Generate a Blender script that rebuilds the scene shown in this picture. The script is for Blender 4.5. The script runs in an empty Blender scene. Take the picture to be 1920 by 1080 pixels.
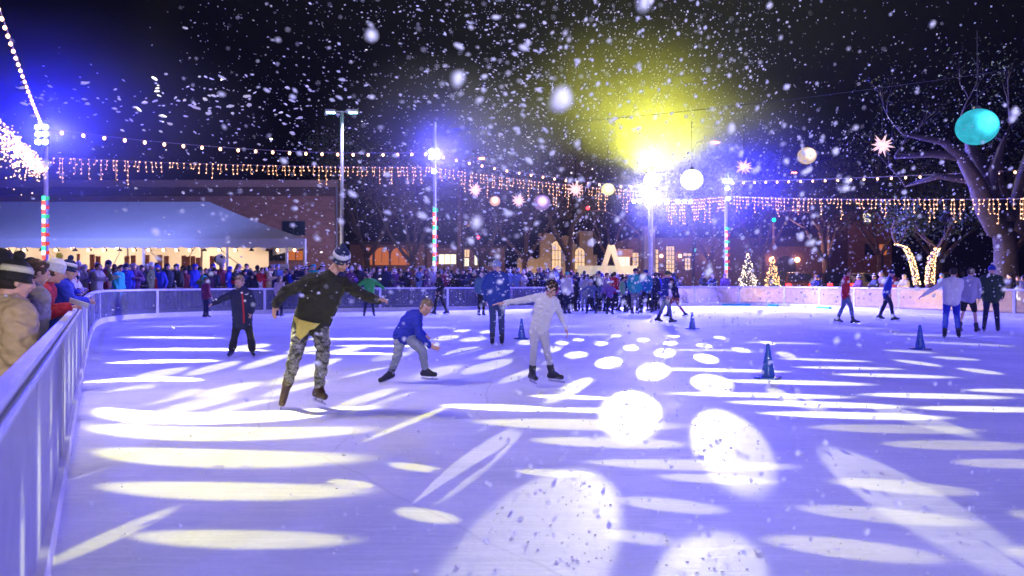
import bpy, math, random
import numpy as np
from mathutils import Vector, Matrix, noise
R = random.Random(7)
PI = math.pi
sc = bpy.context.scene
COL = sc.collection
# ------------------------------------------------------------------ camera
F = 1387.0; CH = 1.38; HOR = 526.0        # focal length in 1920-wide pixels, eye height, horizon row
cd = bpy.data.cameras.new("camera"); cam = bpy.data.objects.new("camera", cd); COL.objects.link(cam)
cam.location = (0, 0, CH); cam.rotation_euler = (PI/2, 0, 0)
cd.sensor_width = 36; cd.lens = 36*F/1920; cd.shift_y = -14/1920
cd.clip_start = .05; cd.clip_end = 800
cd.dof.use_dof = True; cd.dof.focus_distance = 10.0; cd.dof.aperture_fstop = 1.9
sc.camera = cam
# ------------------------------------------------------------------ world: night sky
w = bpy.data.worlds.new("World"); sc.world = w; w.use_nodes = True
nt = w.node_tree; bg = nt.nodes["Background"]
sky = nt.nodes.new("ShaderNodeTexSky"); sky.sky_type = 'NISHITA'; sky.sun_disc = False
sky.sun_elevation = math.radians(-9); sky.sun_rotation = math.radians(200)
nt.links.new(sky.outputs[0], bg.inputs[0]); bg.inputs[1].default_value = 0.05
sc.view_settings.view_transform = 'Standard'; sc.view_settings.look = 'None'
sc.view_settings.exposure = 0; sc.view_settings.gamma = 1
cy = sc.cycles
cy.use_denoising = True; cy.volume_bounces = 0; cy.max_bounces = 5; cy.diffuse_bounces = 2
cy.glossy_bounces = 2; cy.transmission_bounces = 3; cy.transparent_max_bounces = 12
cy.caustics_reflective = False; cy.caustics_refractive = False; cy.sample_clamp_indirect = 4
cy.use_adaptive_sampling = True; cy.adaptive_threshold = .02
try: cy.denoising_prefilter = 'ACCURATE'
except Exception: pass

def at(px, py, d): return Vector(((px-960)/F*d, d, CH+(HOR-py)/F*d))
def floor(px, py, z=0.0):
    d = F*(CH-z)/(py-HOR); return Vector(((px-960)/F*d, d, z))

# ------------------------------------------------------------------ node helpers
class NT:
    def __init__(s, tree): s.t = tree
    def n(s, typ, ins=None, **kw):
        nd = s.t.nodes.new(typ)
        for k, v in kw.items(): setattr(nd, k, v)
        for k, v in (ins or {}).items():
            if hasattr(v, 'is_output') or isinstance(v, bpy.types.NodeSocket): s.t.links.new(v, nd.inputs[k])
            else: nd.inputs[k].default_value = v
        return nd
    def m(s, op, a, b=0.0, c=0.0, clamp=False):
        nd = s.n("ShaderNodeMath", {0: a, 1: b, 2: c}, operation=op); nd.use_clamp = clamp; return nd.outputs[0]
# ------------------------------------------------------------------ lights
def aim(o, target): o.rotation_euler = (Vector(target)-o.location).to_track_quat('-Z', 'Y').to_euler()
def spot(name, loc, target, energy, color, cone=120, blend=.6, size=.15):
    l = bpy.data.lights.new(name, 'SPOT'); l.energy = energy; l.color = color
    l.spot_size = math.radians(cone); l.spot_blend = blend; l.shadow_soft_size = size
    o = bpy.data.objects.new(name, l); COL.objects.link(o); o.location = loc; aim(o, target); return o
LP = Vector((-18.4, 29.2, 7.1))      # flood clusters on the poles
MP = Vector((-3.87, 37, 7.7))
RP = Vector((12.15, 42, 6.9))
CP = Vector((7.9, 42.2, 7.05))
NP = Vector((-5.0, 9.2, 6.4))        # pole on the near left side, out of frame
BLUE = (.09, .07, 1.0); VIO = (.26, .215, 1.0)
def add_hole(T, v, best, cc, pv, qv):
    U, S, _ = np.linalg.svd(np.array([pv, qv]).T)
    th = math.atan2(U[1, 0], U[0, 0])
    mp = T.n("ShaderNodeMapping", {0: v}, vector_type='TEXTURE')
    mp.inputs[1].default_value = (cc[0], cc[1], 0); mp.inputs[2].default_value = (0, 0, th)
    mp.inputs[3].default_value = (max(S[0], 1e-4), max(S[1], 1e-4), 1)
    ln = T.n("ShaderNodeVectorMath", {0: mp.outputs[0]}, operation='LENGTH').outputs['Value']
    return ln if best is None else T.m('MINIMUM', best, ln)
def gobo(light, dots, soft=.82, gain=1.0, ref=(0, -1)):
    """real gobo: a plate of holes in the projector. Each hole is an ellipse in the lamp's own azimuth/elevation."""
    l = light.data; l.use_nodes = True; T = NT(l.node_tree)
    em = l.node_tree.nodes["Emission"]
    geo = T.n("ShaderNodeNewGeometry")
    inc = T.n("ShaderNodeVectorMath", {0: geo.outputs["Incoming"], 1: (1, 1, 1)}, operation='MULTIPLY')
    sp = T.n("ShaderNodeSeparateXYZ", {0: inc.outputs[0]})
    rx, ry = ref; L_ = math.hypot(rx, ry); rx /= L_; ry /= L_
    az = T.m('ARCTAN2', T.m('SUBTRACT', T.m('MULTIPLY', sp.outputs[0], ry), T.m('MULTIPLY', sp.outputs[1], rx)),
             T.m('ADD', T.m('MULTIPLY', sp.outputs[0], rx), T.m('MULTIPLY', sp.outputs[1], ry)))
    el = T.m('ARCSINE', T.m('MULTIPLY', sp.outputs[2], -1.0))
    v = T.n("ShaderNodeCombineXYZ", {0: az, 1: el}).outputs[0]
    best = None
    P = light.location
    def ae(q):
        d = (q-P).normalized(); return np.array([math.atan2(d.x*ry-d.y*rx, d.x*rx+d.y*ry), math.asin(-d.z)])
    for (c, p, q) in dots:
        if c == 'wall':                       # a hole that falls on the boards: p = distance along them, q = (half width, z0, z1)
            y_ = p; x_ = -2.19+.555*(3.45-y_)+.03; hw, z0, z1 = q; k_ = .874
            A_ = lambda dy, z: ae(Vector((x_-.555*dy*k_, y_+dy*k_, z)))
            c0 = (A_(hw, (z0+z1)/2)+A_(-hw, (z0+z1)/2))/2; cc = c0; pv = (A_(hw, (z0+z1)/2)-A_(-hw, (z0+z1)/2))/2; qv = (A_(0, z1)-A_(0, z0))/2
            best = add_hole(T, v, best, cc, pv, qv); continue
        C0 = floor(*c); c0 = ae(C0)
        pv = (ae(floor(c[0]+p[0], c[1]+p[1]))-ae(floor(c[0]-p[0], c[1]-p[1])))/2
        qv = (ae(floor(c[0]+q[0], c[1]+q[1]))-ae(floor(c[0]-q[0], c[1]-q[1])))/2
        cc = .5*c0+.25*(ae(floor(c[0]+p[0], c[1]+p[1]))+ae(floor(c[0]-p[0], c[1]-p[1])))
        best = add_hole(T, v, best, cc, pv, qv)
    mr = T.n("ShaderNodeMapRange", {0: best, 1: soft, 2: 1.08, 3: gain, 4: 0.0}, interpolation_type='SMOOTHSTEP')
    l.node_tree.links.new(mr.outputs[0], em.inputs['Strength'])
def E(cx, cy_, px, py, qx, qy): return ((cx, cy_), (px, py), (qx, qy))
def bar(x0, y0, x1, y1, t): return E((x0+x1)/2, (y0+y1)/2, (x1-x0)/2, (y1-y0)/2, 0, t/2)
ROUND = [E(560,705,60,-15,0,9), E(370,758,85,-18,0,10), E(230,735,70,-14,0,9), E(270,790,90,-18,0,9), E(450,765,80,-17,0,10), E(1182,770,59,4,-4,44), E(1373,836,50,74,-62,22), E(1010,1010,158,-10,-75,162), E(1715,945,190,118,-52,22),
 E(1335,1075,110,0,-10,90), E(1068,731,30,-24,-36,8), E(1225,695,32,0,-4,16), E(1142,679,26,0,-5,11), E(1336,718,38,12,-16,14),
 E(1080,665,22,0,-4,7), E(1246,661,20,0,0,8.5), E(1324,672,24,5,-4,8), E(1183,652,15,0,0,5), E(1127,644,14,0,0,4), E(1257,643,13,0,0,4),
 E(1321,648,16,2,0,4), E(1206,637,11,0,0,3), E(1390,656,18,3,0,4.5), E(1265,630,9,0,0,2.5), E(1473,665,20,4,0,5),
 E(1155,630,9,0,0,2.2), E(1350,633,12,1,0,2.6), E(1440,643,15,2,0,3.4),
 E(1490,748,52,22,-22,4), E(1725,787,105,32,-20,6), E(772,790,88,-35,-14,11), E(213,1003,125,-52,-25,24),
 E(985,642,15,0,0,5), E(1054,643,13,0,0,4.5), E(1084,637,11,0,0,3), E(1034,655,20,-3,0,6),
 E(866,620,16,-1,0,3), E(912,622,14,-1,0,3), E(838,633,26,-3,0,4.5), E(888,636,26,-2,0,4.5), E(930,664,36,-7,0,6), E(868,659,38,-7,0,7),
 E(797,650,30,-6,0,6), E(822,697,48,-11,0,9), E(915,686,50,-12,0,9), E(975,703,38,-12,-8,9), E(735,668,40,-7,0,6), E(690,701,54,-12,0,8),
 E(595,685,50,-14,0,7), E(497,678,50,-14,0,7), E(655,655,40,-6,0,5), E(575,655,40,-5,0,5), E(470,650,40,-4,0,5), E(400,690,55,-13,0,7),
 E(300,700,60,-13,0,8), E(560,728,70,-14,0,9), E(430,730,70,-14,0,9), E(310,745,75,-16,0,9), E(690,745,60,-18,0,8)]
BLADES = [E(858,880,118,-86,14,10), E(905,868,78,-66,12,9), E(705,755,60,-22,0,4), E(752,742,58,-20,0,4), E(150,890,70,-22,0,5), E(165,912,50,-20,0,3), E(890,812,58,-26,0,3)]
BARS = [bar(1250,582,1500,585,3), bar(1300,592,1600,597,3), bar(1700,640,1920,650,5), bar(1450,672,1640,678,5), bar(1230,655,1420,658,3), bar(1480,688,1700,692,6), bar(1150,600,1330,602,3), bar(1000,626,1180,628,3), bar(560,662,760,664,5), bar(620,648,830,650,4), bar(145,846,690,862,36), bar(160,912,700,922,36), bar(225,1005,680,1013,38), bar(125,800,690,812,26), bar(135,768,680,778,20),
 bar(870,790,1290,800,22), bar(985,824,1300,834,22), bar(610,902,705,912,16), bar(725,870,830,882,15), bar(735,957,865,975,27), bar(960,883,1120,890,15),
 bar(1080,866,1505,876,22), bar(1222,892,1462,904,18), bar(1150,936,1368,958,27), bar(1480,950,1835,982,30), bar(1540,900,1840,925,26),
 bar(1412,1008,1782,1050,40), bar(1130,1000,1272,1016,26), bar(1640,831,1960,838,20), bar(1505,800,1850,808,18), bar(1410,774,1785,784,14),
 bar(1350,753,1705,763,12), bar(1240,737,1600,745,10), bar(1780,866,2000,872,20), bar(1885,960,2020,980,22), bar(1880,1030,2040,1050,26),
 bar(1330,713,1640,721,9), bar(1600,739,1905,746,11), bar(1700,764,2000,770,12), bar(1200,691,1480,697,7), bar(1550,701,1800,708,8), bar(1800,731,2000,735,9),
 bar(1500,613,1700,617,4), bar(1620,626,1900,632,5), bar(1350,605,1520,607,3), bar(1380,641,1550,645,4), bar(1650,656,1760,662,5), bar(1740,669,1840,675,6),
 bar(1670,674,1770,687,7), bar(1790,690,1885,702,8), bar(1000,767,1240,772,10), bar(820,760,1050,768,12), bar(990,742,1150,747,8), bar(220,655,520,657,6), bar(210,632,430,634,5), bar(560,636,800,636,5), bar(200,680,420,676,7),
 bar(700,615,860,614,3), bar(940,612,1140,612,3), bar(230,612,420,612,3), bar(150,715,400,712,8)]
WALL = [('wall', y_, (w_, a_, b_)) for y_, w_, a_, b_ in ((2.6,.10,.1,.75),(3.3,.14,.0,.95),(4.1,.10,.15,.98),(4.8,.16,.05,.98),(5.7,.16,.0,.98),(6.5,.22,.2,1.0),(7.4,.22,.0,.95),(8.6,.26,.1,1.0),(9.8,.3,.0,.95),(11.3,.35,.1,1.0),(13,.35,.0,.9),(15,.4,.1,.95))]
LEFT = [h for h in ROUND if h[0] != 'wall' and (h[0][0] < 720 or h[0] == (772, 790))]; MIDL = [h for h in ROUND if h not in LEFT]
PX = spot('gobo_projector_far', CP+Vector((0,-1.3,0)), (2, 8, 0), 92e3, (1, .97, .42), 75, .1, .02); gobo(PX, MIDL+BLADES, .84)
PL = spot('gobo_projector_far_left', CP+Vector((-.4,-1.3,0)), (-5, 10, 0), 190e3, (1, .96, .18), 60, .1, .02); gobo(PL, LEFT, .75)
PW = spot('gobo_projector_boards', CP+Vector((.4,-1.3,0)), (-5, 10, 0), 120e3, (.9, .92, .45), 60, .1, .02); gobo(PW, WALL, .2)
BN = [b for b in BARS if b[0][1] > 780]; BF = [b for b in BARS if b[0][1] <= 780]
PB = spot('gobo_projector_near', NP+Vector((.3,0,0)), (6, 14, 0), 3.3e3, (1, .95, .13), 150, .1, .02); gobo(PB, BN, .72, ref=(3, 1))
PF = spot('gobo_projector_near_wide', NP+Vector((.5,0,.2)), (8, 18, 0), 13e3, (1, .96, .40), 150, .1, .02); gobo(PF, BF, .68, ref=(3, 1))
# floods: blue wash from the poles, plus fills added out of view
DEEP = (.008, .010, 1.0)
FL = [spot('flood_left', LP+Vector((.5,-.5,0)), (-2, 12, 0), 2.2e3, BLUE, 120, .8, .4),
      spot('flood_left_blue', LP+Vector((.3,-.4,.3)), (-14, 8, 8), 9.5e3, DEEP, 165, .3, .3),
      spot('flood_middle', MP+Vector((.2,-.5,0)), (0, 14, 0), 3.2e3, VIO, 150, .5, .3),
      spot('flood_middle_blue', MP+Vector((.2,-.5,.3)), (-3, 8, 8), 4.5e3, DEEP, 170, .3, .3),
      spot('flood_right', RP+Vector((0,-.5,0)), (8, 14, 0), 3.5e3, VIO, 150, .5, .3),
      spot('flood_right_blue', RP+Vector((0,-.5,.2)), (14, 8, 7), 34e3, DEEP, 170, .3, .3),
      spot('flood_centre', CP+Vector((0,-.5,-.9)), (4, 14, 0), 17e3, VIO, 150, .5, .3),
      spot('flood_centre_yellow', CP+Vector((0,.6,.8)), (7, 36, 24), 135e3, (.82, .84, .07), 172, 1.0, .3),
      spot('flood_centre_blue', CP+Vector((.2,.9,-.9)), (7, 10, -2), 26e3, (.10, .10, 1), 165, .5, .3),
      spot('glare_lamp', CP+Vector((.05,.3,.1)), (6, 0, 6), 20e3, (1, .98, .70), 165, .5, .3),
      spot('snow_fill_high', (1.5, -4, 6.2), (1.5, 12, 9.2), 9e3, (.62, .58, 1), 74, 1.0, .3),  # added high behind the camera, unseen, to brighten the upper flakes
      spot('front_fill', (1.6, -3.2, 2.3), (.9, 10, 2.1), 1600, (.74, .74, 1), 100, .9, .4),  # low fill added behind the camera to light flakes from the front
      spot('flood_near_left', NP, (2, 14, 0), 1.35e3, VIO, 150, .5, .3),
      spot('right_fill', (20, 6, 7), (0, 12, 0), 6.4e3, VIO, 150, .5, .3),  # added off frame to even out the wash on the ice
      spot('rear_fill', (6, -9, 7.5), (0, 14, 0), 3.0e3, (.26, .20, 1), 150, .5, .3),  # added behind the camera to light near ice and people evenly
      spot('spectator_fill', (-2.0, -1.6, 3.0), (-4.4, 5.5, 1.5), 640, (1, .84, .50), 62, .9, .15),  # unseen warm fill added for the near flakes and spectators
      spot('snow_fill_low', (.9, -1.0, 1.3), (0.2, 2, 3.6), 260, (.95, .97, 1), 84, 1.0, .15),  # unseen low fill added for the flakes closest to the lens
      spot('flood_yellow_left', (-5.2, 8.6, 6.3), (-2.2, 8.4, 0), 700, (1, .85, .06), 80, 1.0, .2)]
# ------------------------------------------------------------------ materials
MATS = {}
def mat(name, color, rough=.6, metal=0.0, emit=None, estr=0.0, var=.18, scale=8.0, bump=0.0, trans=0.0, spec=.5, sss=0.0):
    if name in MATS: return MATS[name]
    m = bpy.data.materials.new(name); m.use_nodes = True; T = NT(m.node_tree); b = m.node_tree.nodes["Principled BSDF"]
    b.inputs['Roughness'].default_value = rough; b.inputs['Metallic'].default_value = metal
    b.inputs['Specular IOR Level'].default_value = spec
    if var > 0:
        tc = T.n("ShaderNodeTexCoord"); nz = T.n("ShaderNodeTexNoise", {'Vector': tc.outputs['Object'], 'Scale': scale, 'Detail': 4.0})
        mx = T.n("ShaderNodeMix", {0: nz.outputs[0]}, data_type='RGBA')
        mx.inputs[6].default_value = tuple(max(0, c*(1-var*1.6)) for c in color)+(1,)
        mx.inputs[7].default_value = tuple(min(1, c*(1+var*1.6)) for c in color)+(1,)
        m.node_tree.links.new(mx.outputs[2], b.inputs['Base Color'])
        if bump > 0:
            bp = T.n("ShaderNodeBump", {'Height': nz.outputs[0], 'Strength': bump, 'Distance': .05})
            m.node_tree.links.new(bp.outputs[0], b.inputs['Normal'])
    else: b.inputs['Base Color'].default_value = tuple(color)+(1,)
    if emit:
        b.inputs['Emission Color'].default_value = tuple(emit)+(1,); b.inputs['Emission Strength'].default_value = estr
        m.cycles.emission_sampling = 'NONE'
    if trans > 0: b.inputs['Transmission Weight'].default_value = trans
    if sss > 0:
        b.inputs['Subsurface Weight'].default_value = sss; b.inputs['Subsurface Radius'].default_value = (1, .4, .2); b.inputs['Subsurface Scale'].default_value = .01
    MATS[name] = m; return m
def emis(name, color, strength):
    if name in MATS: return MATS[name]
    m = bpy.data.materials.new(name); m.use_nodes = True; T = NT(m.node_tree); m.node_tree.nodes.clear()
    e = T.n("ShaderNodeEmission", {0: tuple(color)+(1,), 1: strength}); o = T.n("ShaderNodeOutputMaterial", {0: e.outputs[0]})
    m.cycles.emission_sampling = 'NONE'; MATS[name] = m; return m

# ------------------------------------------------------------------ mesh builder
def basis(d, up=Vector((0,0,1))):
    d = Vector(d).normalized(); u = Vector(up)
    if abs(d.dot(u)) > .95: u = Vector((1,0,0))
    x = d.cross(u).normalized(); y = x.cross(d).normalized(); return x, y, d
class MB:
    def __init__(s): s.v = []; s.f = []
    def add(s, vs, fs):
        o = len(s.v); s.v += [tuple(v) for v in vs]; s.f += [tuple(i+o for i in f) for f in fs]
    def box(s, c, size, rz=0.0, M=None):
        hx, hy, hz = size[0]/2, size[1]/2, size[2]/2
        cs, sn = math.cos(rz), math.sin(rz); vs = []
        for x, y, z in ((-hx,-hy,-hz),(hx,-hy,-hz),(hx,hy,-hz),(-hx,hy,-hz),(-hx,-hy,hz),(hx,-hy,hz),(hx,hy,hz),(-hx,hy,hz)):
            p = Vector((x*cs-y*sn, x*sn+y*cs, z))
            if M: p = M @ Vector((x, y, z))
            vs.append(Vector(c)+p)
        s.add(vs, [(0,3,2,1),(4,5,6,7),(0,1,5,4),(1,2,6,5),(2,3,7,6),(3,0,4,7)])
    def tube(s, pts, rad, n=8, cap=True):
        pts = [Vector(p) for p in pts]
        if not hasattr(rad, '__len__'): rad = [rad]*len(pts)
        vs = []; fs = []; ux = None
        for i, p in enumerate(pts):
            d = (pts[min(i+1, len(pts)-1)]-pts[max(i-1, 0)])
            if d.length < 1e-9: d = Vector((0,0,1))
            d.normalize()
            if ux is None: x, y, _ = basis(d)
            else:
                x = (ux-d*ux.dot(d)); x = x.normalized() if x.length > 1e-6 else basis(d)[0]; y = x.cross(d)*-1
            ux = x; y = d.cross(x)
            for k in range(n):
                a = 2*PI*k/n; vs.append(p+(x*math.cos(a)+y*math.sin(a))*rad[i])
        for i in range(len(pts)-1):
            for k in range(n):
                a = i*n+k; b = i*n+(k+1) % n; fs.append((a, b, b+n, a+n))
        if cap: fs.append(tuple(range(n-1, -1, -1))); fs.append(tuple((len(pts)-1)*n+k for k in range(n)))
        s.add(vs, fs)
    def ell(s, c, r, M=None, n=12, m=8):
        if not hasattr(r, '__len__'): r = (r, r, r)
        vs = []; fs = []; c = Vector(c)
        def P(v):
            v = Vector((v[0]*r[0], v[1]*r[1], v[2]*r[2])); return c+(M @ v if M else v)
        vs.append(P((0,0,1)))
        for j in range(1, m):
            t = PI*j/m
            for k in range(n):
                a = 2*PI*k/n; vs.append(P((math.sin(t)*math.cos(a), math.sin(t)*math.sin(a), math.cos(t))))
        vs.append(P((0,0,-1))); L = len(vs)-1
        for k in range(n):
            k2 = (k+1) % n; fs.append((0, 1+k, 1+k2)); fs.append((L, L-n+k2, L-n+k))
            for j in range(m-2): a = 1+j*n+k; b = 1+j*n+k2; fs.append((a, a+n, b+n, b))
        s.add(vs, fs)
    def caps(s, pts, rad, n=12):
        """chain of tapered capsules (for remeshing)"""
        pts = [Vector(p) for p in pts]
        for i, p in enumerate(pts):
            s.ell(p, rad[i], n=n, m=8)
            if i: s.tube([pts[i-1], p], [rad[i-1], rad[i]], n)
    def lathe(s, c, prof, n=16):
        c = Vector(c); vs = []; fs = []
        for r, z in prof:
            for k in range(n): a = 2*PI*k/n; vs.append(c+Vector((r*math.cos(a), r*math.sin(a), z)))
        for i in range(len(prof)-1):
            for k in range(n): a = i*n+k; b = i*n+(k+1) % n; fs.append((a, b, b+n, a+n))
        fs.append(tuple(range(n-1, -1, -1))); fs.append(tuple((len(prof)-1)*n+k for k in range(n)))
        s.add(vs, fs)
    def strip(s, path, o0, o1, z0, z1):
        """box swept along a plan polyline of (x, y, nx, ny); offsets along the normal"""
        vs = []; fs = []
        for (x, y, nx, ny) in path:
            vs += [(x+nx*o0, y+ny*o0, z0), (x+nx*o1, y+ny*o1, z0), (x+nx*o1, y+ny*o1, z1), (x+nx*o0, y+ny*o0, z1)]
        for i in range(len(path)-1):
            a = i*4
            for k in range(4): fs.append((a+k, a+(k+1) % 4, a+4+(k+1) % 4, a+4+k))
        fs.append((3,2,1,0)); L = (len(path)-1)*4; fs.append((L, L+1, L+2, L+3))
        s.add(vs, fs)
    def mesh(s, name, smooth=False):
        me = bpy.data.meshes.new(name); me.from_pydata(s.v, [], s.f); me.update()
        if smooth: me.shade_smooth()
        return me
    def build(s, name, m, parent=None, smooth=False, loc=None):
        me = s.mesh(name, smooth); me.materials.append(m)
        return link(name, me, parent, loc)
def link(name, data, parent=None, loc=None):
    o = bpy.data.objects.new(name, data); COL.objects.link(o)
    if loc is not None: o.location = loc
    if parent is not None:
        o.parent = parent
    return o
def tag(o, label=None, cat=None, group=None, kind=None):
    if label: o['label'] = label
    if cat: o['category'] = cat
    if group: o['group'] = group
    if kind: o['kind'] = kind
    return o
def thing(name, label, cat, loc=(0,0,0), rz=0.0, group=None):
    o = link(name, None, loc=loc); o.rotation_euler = (0, 0, rz); tag(o, label, cat, group); return o
def copy_tree(o, parent=None):
    c = o.copy(); COL.objects.link(c); c.parent = parent
    for ch in list(o.children): copy_tree(ch, c)
    return c
def remesh(mb, vox, smooth=4, wr=0.0, wscale=6.0, seed=0):
    me = mb.mesh('tmp'); o = bpy.data.objects.new('tmp', me); COL.objects.link(o)
    r = o.modifiers.new('r', 'REMESH'); r.mode = 'VOXEL'; r.voxel_size = vox
    if smooth:
        q = o.modifiers.new('s', 'SMOOTH'); q.iterations = smooth; q.factor = .5
    dg = bpy.context.evaluated_depsgraph_get()
    out = bpy.data.meshes.new_from_object(o.evaluated_get(dg))
    bpy.data.objects.remove(o); bpy.data.meshes.remove(me)
    if wr > 0:
        n = len(out.vertices); co = np.zeros(n*3); out.vertices.foreach_get('co', co); co = co.reshape(-1, 3)
        no = np.zeros(n*3); out.vertices.foreach_get('normal', no); no = no.reshape(-1, 3)
        for i in range(n):
            p = co[i]; q = Vector((p[0]*wscale+seed, p[1]*wscale, p[2]*wscale*1.9))
            k = noise.noise(q)+.5*noise.noise(q*2.3); k = abs(k)*-1.3+.3
            co[i] = p+no[i]*wr*k
        out.vertices.foreach_set('co', co.ravel()); out.update()
    out.shade_smooth(); return out

# ------------------------------------------------------------------ ground, ice
def plane_mat_ice():
    m = bpy.data.materials.new('ice'); m.use_nodes = True; T = NT(m.node_tree); b = m.node_tree.nodes["Principled BSDF"]
    tc = T.n("ShaderNodeTexCoord").outputs['Object']
    n1 = T.n("ShaderNodeTexNoise", {'Vector': tc, 'Scale': .8, 'Detail': 6.0, 'Roughness': .6}).outputs[0]
    n2 = T.n("ShaderNodeTexNoise", {'Vector': tc, 'Scale': 26.0, 'Detail': 6.0, 'Roughness': .75}).outputs[0]
    base = T.n("ShaderNodeValToRGB", {0: n1}); e = base.color_ramp.elements
    e[0].position = .3; e[0].color = (.60, .63, .70, 1); e[1].position = .7; e[1].color = (.84, .85, .89, 1)
    # long skate scratches: stretched noise ridges in two directions
    cur = base.outputs[0]; hs = []
    for ang, sx in ((.5, 1.1), (-.9, .8), (1.9, 1.3), (1.2, .6), (-.3, 1.6)):
        mp = T.n("ShaderNodeMapping", {0: tc}); mp.inputs[2].default_value = (0, 0, ang); mp.inputs[3].default_value = (.35*sx, 9*sx, 1)
        nz = T.n("ShaderNodeTexNoise", {'Vector': mp.outputs[0], 'Scale': 1.2, 'Detail': 3.0, 'Distortion': .6}).outputs[0]
        rd = T.m('ABSOLUTE', T.m('SUBTRACT', nz, .5)); ln = T.n("ShaderNodeMapRange", {0: rd, 1: .0, 2: .012, 3: 1.0, 4: 0.0}).outputs[0]
        hs.append(ln); mx = T.n("ShaderNodeMix", {0: T.m('MULTIPLY', ln, .5)}, data_type='RGBA'); m.node_tree.links.new(cur, mx.inputs[6])
        mx.inputs[7].default_value = (.93, .94, .96, 1); cur = mx.outputs[2]
    # dark hairline cracks
    vo = T.n("ShaderNodeTexVoronoi", {'Vector': T.n("ShaderNodeMix", {0: .18, 4: tc, 5: T.n("ShaderNodeTexNoise", {'Vector': tc, 'Scale': 1.2}).outputs[1]}, data_type='VECTOR').outputs[1], 'Scale': .28}, feature='DISTANCE_TO_EDGE').outputs[0]
    ck = T.n("ShaderNodeMapRange", {0: vo, 1: .0, 2: .0035, 3: .28, 4: 0.0}).outputs[0]
    mx = T.n("ShaderNodeMix", {0: ck}, data_type='RGBA'); m.node_tree.links.new(cur, mx.inputs[6]); mx.inputs[7].default_value = (.32, .34, .42, 1); cur = mx.outputs[2]
    # grit / snow dust
    gr = T.n("ShaderNodeMapRange", {0: n2, 1: .54, 2: .66, 3: 0.0, 4: .7}).outputs[0]
    pm = T.n("ShaderNodeMapRange", {0: n1, 1: .42, 2: .6, 3: .25, 4: 1.0}).outputs[0]
    mx = T.n("ShaderNodeMix", {0: T.m('MULTIPLY', gr, pm)}, data_type='RGBA'); m.node_tree.links.new(cur, mx.inputs[6]); mx.inputs[7].default_value = (.92, .93, .95, 1); cur = mx.outputs[2]
    gd = T.n("ShaderNodeMapRange", {0: n2, 1: .32, 2: .42, 3: .5, 4: 0.0}).outputs[0]
    mx = T.n("ShaderNodeMix", {0: T.m('MULTIPLY', gd, pm)}, data_type='RGBA'); m.node_tree.links.new(cur, mx.inputs[6]); mx.inputs[7].default_value = (.45, .47, .55, 1); cur = mx.outputs[2]
    m.node_tree.links.new(cur, b.inputs['Base Color'])
    rg = T.n("ShaderNodeMapRange", {0: n1, 1: .3, 2: .7, 3: .45, 4: .65}).outputs[0]; m.node_tree.links.new(rg, b.inputs['Roughness'])
    b.inputs['Specular IOR Level'].default_value = .02
    h = T.m('ADD', T.m('MULTIPLY', hs[0], -.3), T.m('ADD', T.m('MULTIPLY', hs[1], -.3), n2))
    bp = T.n("ShaderNodeBump", {'Height': h, 'Strength': .35, 'Distance': .01}); m.node_tree.links.new(bp.outputs[0], b.inputs['Normal'])
    return m
KEY = [(1.39,-3), (.84,-2), (-2.19,3.45), (-5.98,10.25), (-9.2,16.05), (-11.3,19.9), (-12.75,22.75), (-13.55,25.0), (-13.45,27.0), (-12.2,28.9), (-9.96,30.9),
       (-5.9,33.1), (-3,34.5), (-.3,35.8), (4.3,37.9), (8.9,39.9), (11.2,40.6), (13.3,40.2), (14.9,38.2), (15.6,35.5), (16.75,31.5), (18.7,27), (21.6,20.5), (26,11)]
def dense(pts, step=.3):
    P = [Vector(p) for p in pts]; out = []
    for i in range(len(P)-1):
        p0 = P[max(i-1, 0)]; p1 = P[i]; p2 = P[i+1]; p3 = P[min(i+2, len(P)-1)]
        n = max(1, int((p2-p1).length/step))
        for k in range(n):
            t = k/n
            q = .5*((2*p1)+(-p0+p2)*t+(2*p0-5*p1+4*p2-p3)*t*t+(-p0+3*p1-3*p2+p3)*t**3); out.append(q)
    out.append(P[-1]); return out
pl = dense(KEY)
PATH = []
acc = [0.0]
for i, p in enumerate(pl):
    d = (pl[min(i+1, len(pl)-1)]-pl[max(i-1, 0)]).normalized(); PATH.append((p.x, p.y, -d.y, d.x))   # left normal = outward
    if i: acc.append(acc[-1]+(p-pl[i-1]).length)
g = MB(); g.add([(-300,-60,-.06),(300,-60,-.06),(300,700,-.06),(-300,700,-.06)], [(0,1,2,3)])
tag(g.build('ground', mat('asphalt', (.05,.05,.055), .8, scale=3, var=.3, bump=.3)), kind='structure')
g = MB(); vs = [(x, y, 0) for x, y, _, _ in PATH]+[(30,2,0),(29,-7,0),(3,-7,0)]
g.add(vs, [tuple(range(len(vs)-1, -1, -1))])
tag(g.build('ice', plane_mat_ice()), kind='structure')
# deck for the spectators behind the far boards
dk = [p for p, a in zip(PATH, acc) if a > 27]
g = MB(); g.strip(dk, .12, 9.0, -.05, .26); tag(g.build('pavement', mat('deck', (.10,.10,.11), .8)), kind='structure')

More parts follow.
